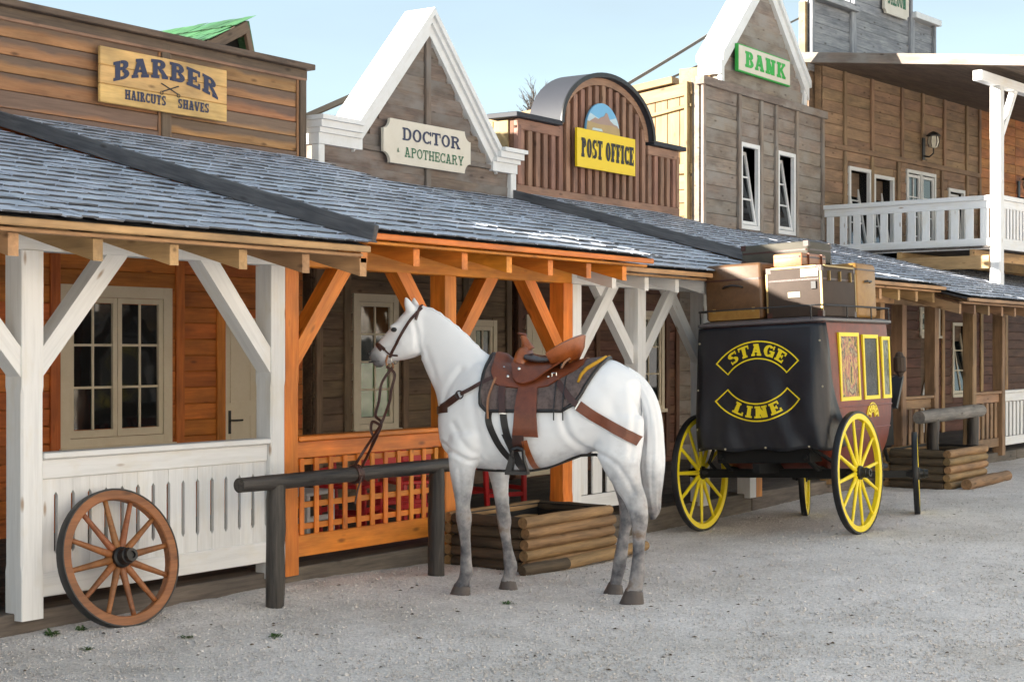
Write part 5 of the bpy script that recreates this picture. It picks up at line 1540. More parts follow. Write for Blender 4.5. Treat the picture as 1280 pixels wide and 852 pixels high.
for sx in (-1, 1):
    for sy in (-1, 1): g.box(sx*hx-.014 if sx > 0 else -hx-.004, sx*hx+.004 if sx > 0 else -hx+.014, sy*hy-.014 if sy > 0 else -hy-.004, sy*hy+.004 if sy > 0 else -hy+.014, .053, h-.053)
for sy in (-1, 1): g.box(-hx+.05, hx-.05, sy*hy-.012, sy*hy+.0045*1, h-.012, h+.004)
for sx in (-1, 1): g.box(sx*hx-.0045, sx*hx+.0045, -hy+.05, hy-.05, h-.012, h+.003)
g.build('edge_strip', M['brass'], t_, Mx)
timber('paper_label', t_, M['label'], (-hx-.004, -hy+.20, h-.06), (-hx-.004, -hy+.03, h-.06), .003, .075, Mx)
timber('paper_label', t_, M['label'], (-hx-.004, .06, h*.45), (-hx-.004, -.06, h*.45), .003, .05, Mx)
timber('lock', t_, M['black_metal'], (-hx-.008, -hy+.05, h*.62), (-hx-.008, -hy+.1, h*.62), .012, .07, Mx)
for x in (-.25, 0, .25): timber('latch', t_, M['brass'], (x, -hy-.008, h*.70), (x, -hy-.008, h*.9), .012, .035, Mx)
f3 = case('yellow_suitcase', 'yellow leather suitcase standing on end at the front of the roof', M['case_yellow'], .64, 1.14, -.60, -.30, zr, zr+.52, M['brass'])
fittings(*f3, M['leather_dk'], .88, False, None, False)
t_, Mx, hx, hy, h = f3
g = G(); g.tube([(-.07, -hy-.004, h*.66), (-.05, -hy-.03, h*.67), (.05, -hy-.03, h*.67), (.07, -hy-.004, h*.66)], .011, 6); g.build('handle', M['leather_bk'], t_, Mx)
f4 = case('grey_case', 'long grey case lying across the top of the luggage pile', M['case_grey'], .30, .86, -.27, .42, zr+.535, zr+.735, M['brass'], 'case', .02)
fittings(*f4, M['leather_dk'], .6, False, None, True)
f5 = case('small_tan_case', 'small light tan case on top of the dark trunk', M['case_pink'], -.06, .50, -.36, -.07, zr+.468, zr+.60, M['brass'], 'case', .015)
fittings(*f5, M['leather_dk'], .72, False, None, False)
for x in (-.15, .15): timber('strap', f5[0], M['leather'], (x, -f5[3]-.003, .0), (x, -f5[3]-.003, .13), .006, .03, f5[1])
# plain case under the grey one so that the pile stands
f6 = case('dark_case', 'dark case behind the standing brown leather suitcase', M['trunk'], .22, .60, -.02, .50, zr, zr+.50, M['brass'], 'case', .02)
# scattered dark chips in the gravel
g = G()
for k in range(420):
    d = 6.2*(20/6.2)**random.random(); t_ = random.uniform(-.34, .35)
    x, y = d*(CA+SA*t_), d*(SA-CA*t_)
    if y > 7.4: continue
    r = random.uniform(.006, .014); z = gh(x, y)
    a = random.uniform(0, 6.28)
    g.add([(x+r*1.6*math.cos(a), y+r*1.6*math.sin(a), z+.003), (x-r*math.sin(a), y+r*math.cos(a), z+.003), (x-r*1.5*math.cos(a), y-r*1.5*math.sin(a), z+.003), (x+r*math.sin(a), y-r*math.cos(a), z+.003), (x, y, z+r*.8)], [(0, 1, 4), (1, 2, 4), (2, 3, 4), (3, 0, 4)])
tag(g.build('dark_chips', M['log_end']), 'dark bark chips and stones scattered over the gravel', 'debris', kind='stuff')

# ------------------------------------------------------------------ horse (local: x forward, y its left side, z up)
HM = T(9.0, 5.93, gh(9.0, 5.93)-.004) @ Matrix.Rotation(math.atan2(.9375, -.3475), 4, 'Z')
ho = thing('horse', 'white life-size horse standing saddled at the hitching rail', 'horse', HM)
HEAD = [(0.91,1.953,0.899,1.689,0.06),(0.962,1.959,0.922,1.644,0.075),(1.02,1.926,0.956,1.611,0.088),(1.072,1.876,1.02,1.595,0.092),(1.125,1.816,1.084,1.584,0.078),(1.177,1.761,1.142,1.578,0.060),(1.23,1.7,1.183,1.556,0.052),(1.271,1.656,1.218,1.534,0.05),(1.291,1.617,1.247,1.539,0.036)]
NECK = [(0.922,1.958,0.927,1.689,0.055),(0.818,1.925,0.899,1.562,0.064),(0.721,1.858,0.858,1.469,0.078),(0.618,1.776,0.812,1.375,0.095),(0.504,1.666,0.783,1.26,0.13),(0.38,1.579,0.778,1.14,0.18)]
BODY = [(0.772,1.26,0.761,1.041,0.1),(0.721,1.371,0.715,0.949,0.17),(0.618,1.513,0.606,0.868,0.215),(0.476,1.601,0.465,0.849,0.235),(0.307,1.547,0.307,0.847,0.25),(0.156,1.509,0.156,0.849,0.265),(0.001,1.504,0.001,0.879,0.275),(-0.154,1.543,-0.154,0.946,0.275),(-0.285,1.58,-0.285,0.981,0.27),(-0.41,1.586,-0.41,0.993,0.255),(-0.503,1.543,-0.503,1.032,0.215),(-0.573,1.49,-0.567,1.102,0.15),(-0.61,1.443,-0.605,1.209,0.08)]
NF = [(0.66,0.395,1.093,0.085),(0.672,0.44,0.985,0.08),(0.668,0.49,0.859,0.066),(0.647,0.509,0.732,0.052),(0.628,0.529,0.609,0.04),(0.628,0.518,0.555,0.043),(0.625,0.515,0.512,0.043),(0.614,0.524,0.455,0.036),(0.597,0.524,0.356,0.03),(0.598,0.515,0.226,0.031),(0.602,0.509,0.151,0.036),(0.621,0.529,0.102,0.034),(0.653,0.529,0.057,0.042)]
FF = [(0.569,0.318,0.997,0.08),(0.5,0.335,0.865,0.07),(0.455,0.34,0.712,0.052),(0.432,0.335,0.585,0.042),(0.42,0.318,0.481,0.043),(0.406,0.326,0.415,0.036),(0.382,0.312,0.3,0.03),(0.375,0.279,0.196,0.033),(0.369,0.275,0.146,0.036),(0.383,0.295,0.091,0.035),(0.397,0.289,0.057,0.042)]
NH = [(-0.326,-0.65,1.214,0.10),(-0.326,-0.65,1.083,0.10),(-0.348,-0.635,0.978,0.092),(-0.374,-0.629,0.9,0.084),(-0.438,-0.64,0.796,0.068),(-0.486,-0.666,0.719,0.054),(-0.534,-0.685,0.652,0.047),(-0.571,-0.69,0.553,0.042),(-0.582,-0.677,0.46,0.036),(-0.587,-0.666,0.355,0.034),(-0.576,-0.666,0.251,0.036),(-0.566,-0.669,0.182,0.04),(-0.553,-0.656,0.119,0.036),(-0.529,-0.656,0.077,0.043)]
FH = [(-0.278,-0.565,1.143,0.10),(-0.289,-0.548,0.98,0.095),(-0.317,-0.543,0.871,0.085),(-0.377,-0.548,0.763,0.068),(-0.416,-0.559,0.65,0.05),(-0.43,-0.548,0.547,0.043),(-0.422,-0.499,0.422,0.036),(-0.4,-0.488,0.302,0.034),(-0.383,-0.477,0.214,0.036),(-0.375,-0.466,0.154,0.039),(-0.366,-0.449,0.099,0.036),(-0.347,-0.449,0.055,0.043)]
def dens(st, n=3):
    """Catmull-Rom densify of station tuples"""
    A = np.array(st, float); out = []
    for i in range(len(A)-1):
        p0, p1, p2, p3 = A[max(i-1, 0)], A[i], A[i+1], A[min(i+2, len(A)-1)]
        for k in range(n):
            t = k/n
            out.append(.5*((2*p1)+(-p0+p2)*t+(2*p0-5*p1+4*p2-p3)*t*t+(-p0+3*p1-3*p2+p3)*t**3))
    out.append(A[-1]); return out
def sec_loft(g, st, e=2.3, n=22, vc=0, egg=0):
    rings = []
    for ua, za, ub, zb, hw in dens(st):
        c = Vector(((ua+ub)/2, vc, (za+zb)/2)); ax = Vector(((ua-ub)/2, 0, (za-zb)/2)); rg = []
        for k in range(n):
            a = 2*math.pi*k/n; ca, sa = math.cos(a), math.sin(a)
            pc = math.copysign(abs(ca)**(2/e), ca); ps = math.copysign(abs(sa)**(2/e), sa)
            w = hw*(1 - egg*pc)
            rg.append(c + ax*pc + Vector((0, w*ps, 0)))
        rings.append(rg)
    g.loft(rings)
def leg_loft(g, st, v, vtop=None, n=14):
    rings = []
    D = dens(st)
    for i, (uf, ur, z, hw) in enumerate(D):
        vc = v if vtop is None else v + (vtop-v)*max(0, min(1, (z-.55)/.5))
        rings.append([Vector(((uf+ur)/2+(uf-ur)/2*math.cos(2*math.pi*k/n), vc+hw*math.sin(2*math.pi*k/n), z)) for k in range(n)])
    g.loft(rings)
g = G()
sec_loft(g, HEAD, 2.5, egg=.08); sec_loft(g, NECK, 2.1, egg=.18); sec_loft(g, BODY, 2.15, egg=.06)
leg_loft(g, NF, .15, .165); leg_loft(g, FF, -.15, -.165); leg_loft(g, NH, .19, .15); leg_loft(g, FH, -.19, -.15)
for s in (-1, 1):
    g.ell((.56, s*.128, 1.15), (.14, .085, .24))
    g.ell((-.45, s*.15, 1.20), (.17, .095, .25)); g.ell((1.0, s*.062, 1.70), (.075, .035, .085))
    g.ell((1.085, s*.070, 1.815), (.04, .022, .022)); g.ell((1.258, s*.030, 1.612), (.032, .026, .035))
    # ears
    b0, tip = Vector((.975, s*.045, 1.915)), Vector((1.018 if s > 0 else .995, s*.062, 2.022))
    g.tube([b0, b0.lerp(tip, .35), b0.lerp(tip, .7), tip], [.030, .031, .021, .006], 10)
g.ell((.42, 0, 1.56), (.16, .07, .055)); g.ell((.70, 0, 1.10), (.07, .13, .13))
raw = bpy.data.meshes.new('raw'); raw.from_pydata(g.v, [], g.f); bpy_fix_normals(raw)
tmp = bpy.data.objects.new('tmp', raw); C.objects.link(tmp)
m_ = tmp.modifiers.new('r', 'REMESH'); m_.mode = 'VOXEL'; m_.voxel_size = .0105
dg = bpy.context.evaluated_depsgraph_get()
hm = bpy.data.meshes.new_from_object(tmp.evaluated_get(dg))
bpy.data.objects.remove(tmp)
hm.name = 'body'; hm.shade_smooth()
nv = len(hm.vertices); co_ = np.empty(nv*3); hm.vertices.foreach_get('co', co_); co_ = co_.reshape(-1, 3)
ne = len(hm.edges); ed = np.empty(ne*2, np.int32); hm.edges.foreach_get('vertices', ed); ed = ed.reshape(-1, 2)
deg = np.bincount(ed.ravel(), minlength=nv).astype(float)[:, None]
fac = np.interp(co_[:, 2], [.55, .95], [.16, .6])[:, None]          # legs keep their joints
for _ in range(11):
    acc = np.zeros_like(co_)
    for k in range(3):
        acc[:, k] = np.bincount(ed[:, 0], co_[ed[:, 1], k], nv) + np.bincount(ed[:, 1], co_[ed[:, 0], k], nv)
    co_ += (acc/deg - co_)*fac
hm.vertices.foreach_set('co', co_.ravel()); hm.update()
no_ = np.empty(nv*3); hm.vertices.foreach_get('normal', no_); no_ = no_.reshape(-1, 3)
disp = np.interp(co_[:, 2], [.5, .95], [.001, .006])
def groove(path, A, w, vmin=.03, bulge=.45, left=True, right=True):
    global disp
    P = np.array(dens(path, 6)); best = np.full(nv, 9.0); q = co_[:, [0, 2]]
    for a, b in zip(P[:-1], P[1:]):
        d = b-a; t = np.clip(((q-a)@d)/(d@d+1e-9), 0, 1); best = np.minimum(best, np.hypot(*(q-(a+t[:, None]*d)).T))
    m = (np.abs(co_[:, 1]) > vmin)
    disp = disp + m*(-A*np.exp(-(best/w)**2) + A*bulge*np.exp(-((best-2.2*w)/(1.2*w))**2))
groove([(.60, 1.52), (.655, 1.44), (.70, 1.37), (.715, 1.30)], .007, .020)
groove([(.72, 1.03), (.66, .985), (.60, .96), (.51, .915), (.45, .93)], .011, .014)
groove([(.625, 1.16), (.56, 1.05), (.50, .985), (.45, .96)], .006, .018)
groove([(.50, 1.38), (.47, 1.22), (.44, 1.08), (.43, .98)], .005, .025)
groove([(-.13, 1.24), (-.16, 1.12), (-.22, 1.04), (-.31, .985)], .010, .020)
groove([(-.27, 1.0), (-.38, .975), (-.48, .92), (-.55, .83), (-.60, .73)], .008, .014)
groove([(-.57, 1.42), (-.60, 1.25), (-.595, 1.08), (-.58, .95)], .009, .016)
groove([(-.36, 1.42), (-.46, 1.30), (-.52, 1.15)], .004, .03)
groove([(.90, 1.62), (.925, 1.68), (.93, 1.76), (.95, 1.84)], .010, .013, .02)
groove([(1.05, 1.70), (1.12, 1.69), (1.18, 1.665)], .004, .010, .02)
groove([(.87, 1.66), (.82, 1.55), (.79, 1.45)], .004, .020, .02)
for u0 in (.585, .36): groove([(u0, .86), (u0-.005, .74), (u0-.01, .66)], .005, .012, .02)
co_ += no_*disp[:, None]
hm.vertices.foreach_set('co', co_.ravel()); hm.update()
def horse_mat():
    m, t, b = newmat('white_horse_coat')
    tc = N(t, 'ShaderNodeTexCoord'); v = tc.outputs['Object']
    sp = N(t, 'ShaderNodeSeparateXYZ'); t.links.new(v, sp.inputs[0])
    n1 = noise_tex(t, v, 4.5, 4, .6); n2 = noise_tex(t, v, 8, 4, .6); n3 = noise_tex(t, v, 90, 3, .6)
    # greyer towards the feet, as the horse is painted
    f = mth(t, 'MULTIPLY', mth(t, 'SUBTRACT', mth(t, 'ADD', .98, mth(t, 'MULTIPLY', mth(t, 'SUBTRACT', n1, .5), .7)), sp.outputs['Z']), 2.3); f.node.use_clamp = True
    legc = ramp(t, n2, [(.28, (.05, .05, .06)), (.42, (.15, .147, .158)), (.56, (.30, .285, .285)), (.70, (.19, .135, .10))])
    white = mix(t, ramp(t, n1, [(.4, (0, 0, 0)), (.75, (.35, .35, .35))]), (.78, .80, .83), (.64, .665, .71))
    c = mix(t, f, white, legc)
    # dark muzzle
    mz = N(t, 'ShaderNodeVectorMath', operation='DISTANCE'); t.links.new(v, mz.inputs[0]); mz.inputs[1].default_value = (1.285, 0, 1.565)
    c = mix(t, ramp(t, mth(t, 'ADD', mz.outputs['Value'], mth(t, 'MULTIPLY', mth(t, 'SUBTRACT', n2, .5), .06)), [(.085, (.9, .9, .9)), (.15, (0, 0, 0))]), c, (.05, .048, .055))
    t.links.new(c, b.inputs['Base Color'])
    b.inputs['Roughness'].default_value = .38
    b.inputs['Specular IOR Level'].default_value = .4
    bp = N(t, 'ShaderNodeBump', Strength=.12, Distance=.01); t.links.new(mth(t, 'ADD', n2, mth(t, 'MULTIPLY', n3, .15)), bp.inputs['Height']); t.links.new(bp.outputs[0], b.inputs['Normal'])
    return m
M['horse'] = horse_mat()
hm.materials.clear(); hm.materials.append(M['horse'])
link(bpy.data.objects.new('body', hm), ho, HM)
bvh = BVHTree.FromPolygons([v.co.copy() for v in hm.vertices], [tuple(p.vertices) for p in hm.polygons])
def hoof(L, v):
    (a0, b0, z0, w0), (a1, b1, z1, w1) = L
    g = G(); n = 16; rings = []
    for t in (-.12, 0, .25, .6, .92, 1):
        tt = max(t, 0)
        a, b, z, w = a0+(a1-a0)*tt+.006*tt, b0+(b1-b0)*tt, z0+(z1-z0)*t, w0+(w1-w0)*tt
        if t < 0: a -= .012; b += .010; w *= .86
        # coronet sits higher in front than at the heel
        rings.append([((a+b)/2+(a-b)/2*math.cos(2*math.pi*k/n), v+w*math.sin(2*math.pi*k/n)*(1-.12*math.cos(2*math.pi*k/n)), z+(.012*math.cos(2*math.pi*k/n)*(1-tt))) for k in range(n)])
    g.loft(rings); g.build('hoof', M['hoof'], ho, HM, smooth=50)
hoof([(0.637,0.526,0.070,0.038),(0.676,0.526,-0.012,0.052)], .15); hoof([(0.388,0.286,0.070,0.038),(0.412,0.266,-0.014,0.052)], -.15)
hoof([(-0.540,-0.656,0.085,0.040),(-0.498,-0.664,-0.012,0.054)], .19); hoof([(-0.355,-0.450,0.068,0.040),(-0.312,-0.459,-0.012,0.052)], -.19)
TAIL = [(-0.52,1.545,-0.545,1.46,0.03),(-0.61,1.485,-0.59,1.375,0.042),(-0.668,1.42,-0.612,1.289,0.052),(-0.714,1.33,-0.628,1.209,0.058),(-0.744,1.221,-0.626,1.14,0.062),(-0.76,1.078,-0.621,1.05,0.066),(-0.766,0.919,-0.605,0.901,0.066),(-0.755,0.787,-0.616,0.773,0.06),(-0.744,0.681,-0.637,0.668,0.05),(-0.739,0.596,-0.659,0.583,0.038),(-0.707,0.537,-0.675,0.531,0.015)]
g = G(); rings = []
for i, (ua, za, ub, zb, hw) in enumerate(dens(TAIL, 5)):
    n = 40; rg = []
    for k in range(n):
        a = 2*math.pi*k/n
        q = 1 + .05*math.sin(9*a+i*.12) + .04*math.sin(16*a-i*.2)*min(1, i/12)
        c = Vector(((ua+ub)/2, 0, (za+zb)/2)) + Vector(((ua-ub)/2, 0, (za-zb)/2))*math.cos(a)*q + Vector((0, hw*math.sin(a)*q, 0))
        rg.append(c)
    rings.append(rg)
g.loft(rings); g.build('tail', M['horse'], ho, HM, smooth=180)
# mane: low roached strip along the crest
g = G(); rings = []
for i, (ua, za, ub, zb, hw) in enumerate(dens(NECK[:-1], 6)):
    d = (Vector((ua, 0, za))-Vector((ub, 0, zb))).normalized(); c = Vector((ua, 0, za)) - d*.012
    h_ = .018 + .003*math.sin(i*1.7)
    rings.append([c+Vector((0, -.020, 0)), c+d*h_*.8+Vector((0, -.014, 0)), c+d*h_, c+d*h_*.8+Vector((0, .014, 0)), c+Vector((0, .020, 0))])
g.loft(rings); g.build('mane', M['horse'], ho, HM, smooth=180)
for s in (-1, 1): G().ell((1.088, s*.091, 1.793), (.022, .012, .016)).build('eye', M['black'], ho, HM, smooth=180)
for s in (-1, 1): G().ell((1.284, s*.046, 1.628), (.013, .009, .019)).build('nostril', M['black'], ho, HM, smooth=180)
timber('mouth', ho, M['black'], (1.285, .0, 1.570), (1.205, .0, 1.580), .104, .009, HM)

# ------------------------------------------------------------------ tack helpers
def side_v(u, z, s=1, default=None):
    h = bvh.ray_cast(Vector((u, s*1.2, z)), Vector((0, -s, 0)))
    if h[0] is None: return default
    return h[0].y
def resample(path, step=.02):
    P = [Vector((a, 0, b)) for a, b in path]
    P = [Vector((q[0], 0, q[1])) for q in dens([(p.x, p.z) for p in P], 8)]
    return P
def drape(path, w, s=1, off=.004, th=.006, grow_=None):
    """strap lying on the flank, path in (x, z)"""
    P = resample(path); n = len(P); last = .1*s
    g = G(); rings = []
    for i, p in enumerate(P):
        t = (P[min(i+1, n-1)]-P[max(i-1, 0)]).normalized(); nr = Vector((-t.z, 0, t.x))
        ww = w if not callable(w) else w(i/(n-1))
        e = [p-nr*ww/2, p, p+nr*ww/2]; vv = []
        for q in e: vv.append(side_v(q.x, q.z, s))
        k = [v for v in vv if v is not None]
        if k: last = max(k, key=lambda v: v*s)
        vv = [v if v is not None else last for v in vv]
        if any(abs(v-last) > .05 for v in vv): vv = [last if abs(v-last) > .05 else v for v in vv]
        o, b = [], []
        for q, v in zip(e, vv):
            o.append((q.x, v+s*(off+th), q.z)); b.append((q.x, v+s*off, q.z))
        rings.append(o + b[::-1])
    g.loft(rings); return g
ZC = 1.2
def radial(u, ang, off=0.0):
    """point on the back or barrel at angle (0 top, + left) round the trunk axis"""
    a = R(ang); d = Vector((0, math.sin(a), math.cos(a)))
    h = bvh.ray_cast(Vector((u, 0, ZC)) + d*1.0, -d)
    p = h[0] if h[0] is not None else Vector((u, 0, ZC)) + d*.28
    return p + d*off
def rsheet(us, lo_hi, off, th, nang=25):
    """sheet over the back; lo_hi(u) -> (ang0, ang1)"""
    g = G(); top, bot = [], []
    for u in us:
        a0, a1 = lo_hi(u)
        A_ = np.linspace(a0, a1, nang)
        of = off(u) if callable(off) else off
        if not hasattr(of, '__len__'): of = [of]*nang
        top.append([radial(u, a, o+th) for a, o in zip(A_, of)]); bot.append([radial(u, a, o) for a, o in zip(A_, of)])
    n, m = len(us), nang
    V = [p for r_ in top for p in r_] + [p for r_ in bot for p in r_]
    F_ = []
    o2 = n*m
    for i in range(n-1):
        for j in range(m-1):
            q = (i*m+j, i*m+j+1, (i+1)*m+j+1, (i+1)*m+j)
            F_.append(q); F_.append(tuple(x+o2 for x in q[::-1]))
    for i in range(n-1):
        for j in (0, m-1): F_.append((i*m+j, (i+1)*m+j, (i+1)*m+j+o2, i*m+j+o2))
    for j in range(m-1):
        for i in (0, n-1): F_.append((i*m+j, i*m+j+1, i*m+j+1+o2, i*m+j+o2))
    g.add(V, F_); return g
def rstrap(path, w, off=.004, th=.006):
    """strap round the barrel, path of (u, angle)"""
    g = G(); rings = []
    for u, a in dens(path, 8):
        rings.append([radial(u-w/2, a, off+th), radial(u, a, off+th), radial(u+w/2, a, off+th), radial(u+w/2, a, off), radial(u, a, off), radial(u-w/2, a, off)])
    g.loft(rings); return g

# ------------------------------------------------------------------ saddle blanket
sb = thing('saddle_blanket', 'dark brown woven saddle blanket with black edge under the saddle', 'blanket', HM @ T(0, 0, 1.4))
A0 = 79
def ur(a):
    a = abs(a); return np.interp(a, [0, 15, 30, 45, 60, 70, 79], [-.40, -.385, -.345, -.30, -.255, -.215, -.13])
def uf(a):
    a = abs(a); return np.interp(a, [0, 30, 55, 70, 79], [.40, .425, .435, .43, .385])
angs = np.linspace(-A0, A0, 61); nu = 26
def blanket_grid(off, th):
    g = G(); V = []
    for o in (off+th, off):
        for a in angs:
            for t in np.linspace(0, 1, nu):
                u = ur(a)+(uf(a)-ur(a))*t
                V.append(radial(u, a, o + .003*math.sin(u*40)*math.sin(a*.2)))
    m = nu; n = len(angs); F_ = []; o2 = n*m
    for i in range(n-1):
        for j in range(m-1):
            q = (i*m+j, i*m+j+1, (i+1)*m+j+1, (i+1)*m+j); F_ += [q, tuple(x+o2 for x in q[::-1])]
        for j in (0, m-1): F_.append((i*m+j, (i+1)*m+j, (i+1)*m+j+o2, i*m+j+o2))
    for j in range(m-1):
        for i in (0, n-1): F_.append((i*m+j, i*m+j+1, i*m+j+1+o2, i*m+j+o2))
    g.add(V, F_); return g
blanket_grid(.003, .016).build('blanket', M['blanket'], sb, HM, smooth=60)
edge = [radial(ur(a), a, .013) for a in angs] + [radial(ur(A0)+(uf(A0)-ur(A0))*t, A0, .013) for t in np.linspace(.05, .95, 16)] + [radial(uf(a), a, .013) for a in angs[::-1]] + [radial(uf(A0)+(ur(A0)-uf(A0))*t, -A0, .013) for t in np.linspace(.05, .95, 16)]
G().tube(edge+[edge[0]], .013, 6).build('edging', M['leather_bk'], sb, HM, smooth=180)
for s in (-1, 1):
    G().tube([radial(u, s*a, .026) for u, a in ((-.385, 8), (-.36, 18), (-.32, 25), (-.28, 30), (-.25, 38), (-.235, 46))], [.010, .014, .014, .014, .012, .008], 6).build('yellow_trim', M['blanket_y'], sb, HM, smooth=180)

# ------------------------------------------------------------------ western saddle
sd = thing('saddle', 'brown leather western saddle with horn and high cantle on the white horse', 'saddle', HM @ T(0, 0, 1.5))
us = np.linspace(-.25, .375, 18)
sk_lim = lambda u: float(np.interp(u, [-.25, -.2, -.12, -.03, .1, .33, .36, .375], [22, 30, 36, 47, 50, 46, 38, 30]))
rsheet(us, lambda u: (-sk_lim(u), sk_lim(u)), .022, .010, 41).build('skirt', M['leather'], sd, HM, smooth=50)
jl = lambda u: float(np.interp(u, [-.16, -.09, 0, .07, .14, .19, .225, .24], [10, 20, 32, 42, 46, 44, 36, 24]))
rsheet(np.linspace(-.16, .24, 16), lambda u: (-jl(u), jl(u)), lambda u: [.036 + .040*math.cos(R(a*1.8)) for a in np.linspace(-jl(u), jl(u), 31)], .012, 31).build('seat_jockey', M['leather'], sd, HM, smooth=50)
# seat hollow
rsheet(np.linspace(-.12, .16, 12), lambda u: (-19, 19), lambda u: [.088 + .9*(u-.03)**2*1.2 + .012*math.cos(R(a*4)) for a in np.linspace(-19, 19, 17)], .012, 17).build('seat', M['leather_seat'], sd, HM, smooth=60)
# swell and horn
g = G(); rings = []
for v in np.linspace(-1, 1, 15):
    k = math.sqrt(max(.03, 1-v*v*.96)); y = .135*v
    c = Vector((.178+.02*abs(v), y, 1.575-.035*v*v)); ru, rz_ = .060*(.55+.45*k), .115*(.35+.65*k)
    rings.append([c+Vector((ru*math.cos(a)+.25*rz_*0, 0, rz_*math.sin(a))) for a in np.linspace(0, 2*math.pi, 18, endpoint=False)])
g.loft(rings); g.build('swell', M['leather_hi'], sd, HM, smooth=180)
g = G(); g.tube([(.165, 0, 1.655), (.178, 0, 1.70), (.192, 0, 1.735), (.200, 0, 1.752)], [.050, .030, .022, .024], 12); g.build('horn', M['leather_hi'], sd, HM, smooth=60)
G().xf(I4).lathe([(0, .0), (.030, .0), (.036, .006), (.030, .014), (0, .016)], 16, 'Z').xf(T(.206, 0, 1.755) @ Matrix.Rotation(R(-12), 4, 'Y')).build('horn_cap', M['leather'], sd, HM, smooth=50)
# cantle
g = G(); rings = []
for a in np.linspace(-82, 82, 25):
    ca, sa = math.cos(R(a)), math.sin(R(a))
    bo = Vector((-.0-.175*ca, .15*sa, 1.565+.02*ca)); tp_ = Vector((.03-.245*ca, .20*sa, 1.59+.16*ca**.75))
    nn = Vector((-ca, sa, .25)).normalized(); th = .014
    rings.append([bo-nn*th, bo.lerp(tp_, .5)+nn*.016-nn*(th), tp_-nn*th*1.2, tp_+Vector((0, 0, .010)), tp_+nn*th*1.2, bo.lerp(tp_, .5)+nn*(th+.016), bo+nn*th])
g.loft(rings); g.build('cantle', M['leather_hi'], sd, HM, smooth=70)
for s in (-1, 1):
    drape([(.107, 1.44), (.107, 1.36), (.108, 1.25), (.108, 1.15), (.110, 1.085)], lambda t: .125+.055*t, s, .030, .010).build('fender', M['leather'], sd, HM, smooth=60)
    drape([(.158, 1.095), (.158, 1.05), (.155, .985)], .078, s, .034, .012).build('stirrup_leather', M['leather_dk'], sd, HM, smooth=60)
    drape([(.115, 1.06), (.10, .99), (.086, .93), (.076, .86)], .040, s, .040, .006).build('strap_end', M['leather_hi'], sd, HM, smooth=60)
    y = s*.318
    g = G(); g.tube([(.193, y, 1.0), (.205, y+s*.0, .93), (.226, y, .87), (.226, y, .85)], .014, 6); g.tube([(.118, y, 1.0), (.112, y, .93), (.092, y, .87), (.092, y, .85)], .014, 6)
    g.tube([(.193, y, 1.0), (.155, y, 1.012), (.118, y, 1.0)], .014, 6); g.box(.085, .232, y-.045, y+.045, .838, .862)
    g.prism([(.20, .97), (.232, .862), (.19, .862), (.18, .93)], lambda a, b, t: (a, t, b), y-.035, y+.035)
    g.build('stirrup', M['leather_bk'], sd, HM)
    # saddle strings and ring
    for p in ([(-.10, 1.565), (-.088, 1.48), (-.086, 1.33), (-.086, 1.195)], [(-.150, 1.55), (-.146, 1.47), (-.145, 1.33), (-.145, 1.195)]):
        drape(p, .008, s, .030, .004).build('saddle_string', M['leather_bk'], sd, HM)
    drape([(-.16, 1.60), (-.125, 1.575), (-.10, 1.53), (-.093, 1.46)], .013, s, .036, .006).build('tie_strap', M['case_pink'], sd, HM)
    drape([(.325, 1.50), (.35, 1.42), (.372, 1.32), (.368, 1.20)], .013, s, .03, .008).build('tie_strap', M['case_pink'], sd, HM)
    for u, z in ((.30, 1.535), (.255, 1.478), (.165, 1.53), (-.02, 1.475)):
        v = side_v(u, z, s, .2*s); G().ell((u, v+s*.048, z), (.012, .006, .012), 10, 6).build('concho', M['chrome'], sd, HM, smooth=180)
    v = side_v(.05-.1, 1.475, s, .24*s)
    G().tube([(-.045, v+s*.04, 1.50), (-.045, v+s*.042, 1.455), (-.075, v+s*.042, 1.45), (-.075, v+s*.04, 1.505), (-.045, v+s*.04, 1.50)], .005, 6).build('ring', M['chrome'], sd, HM)

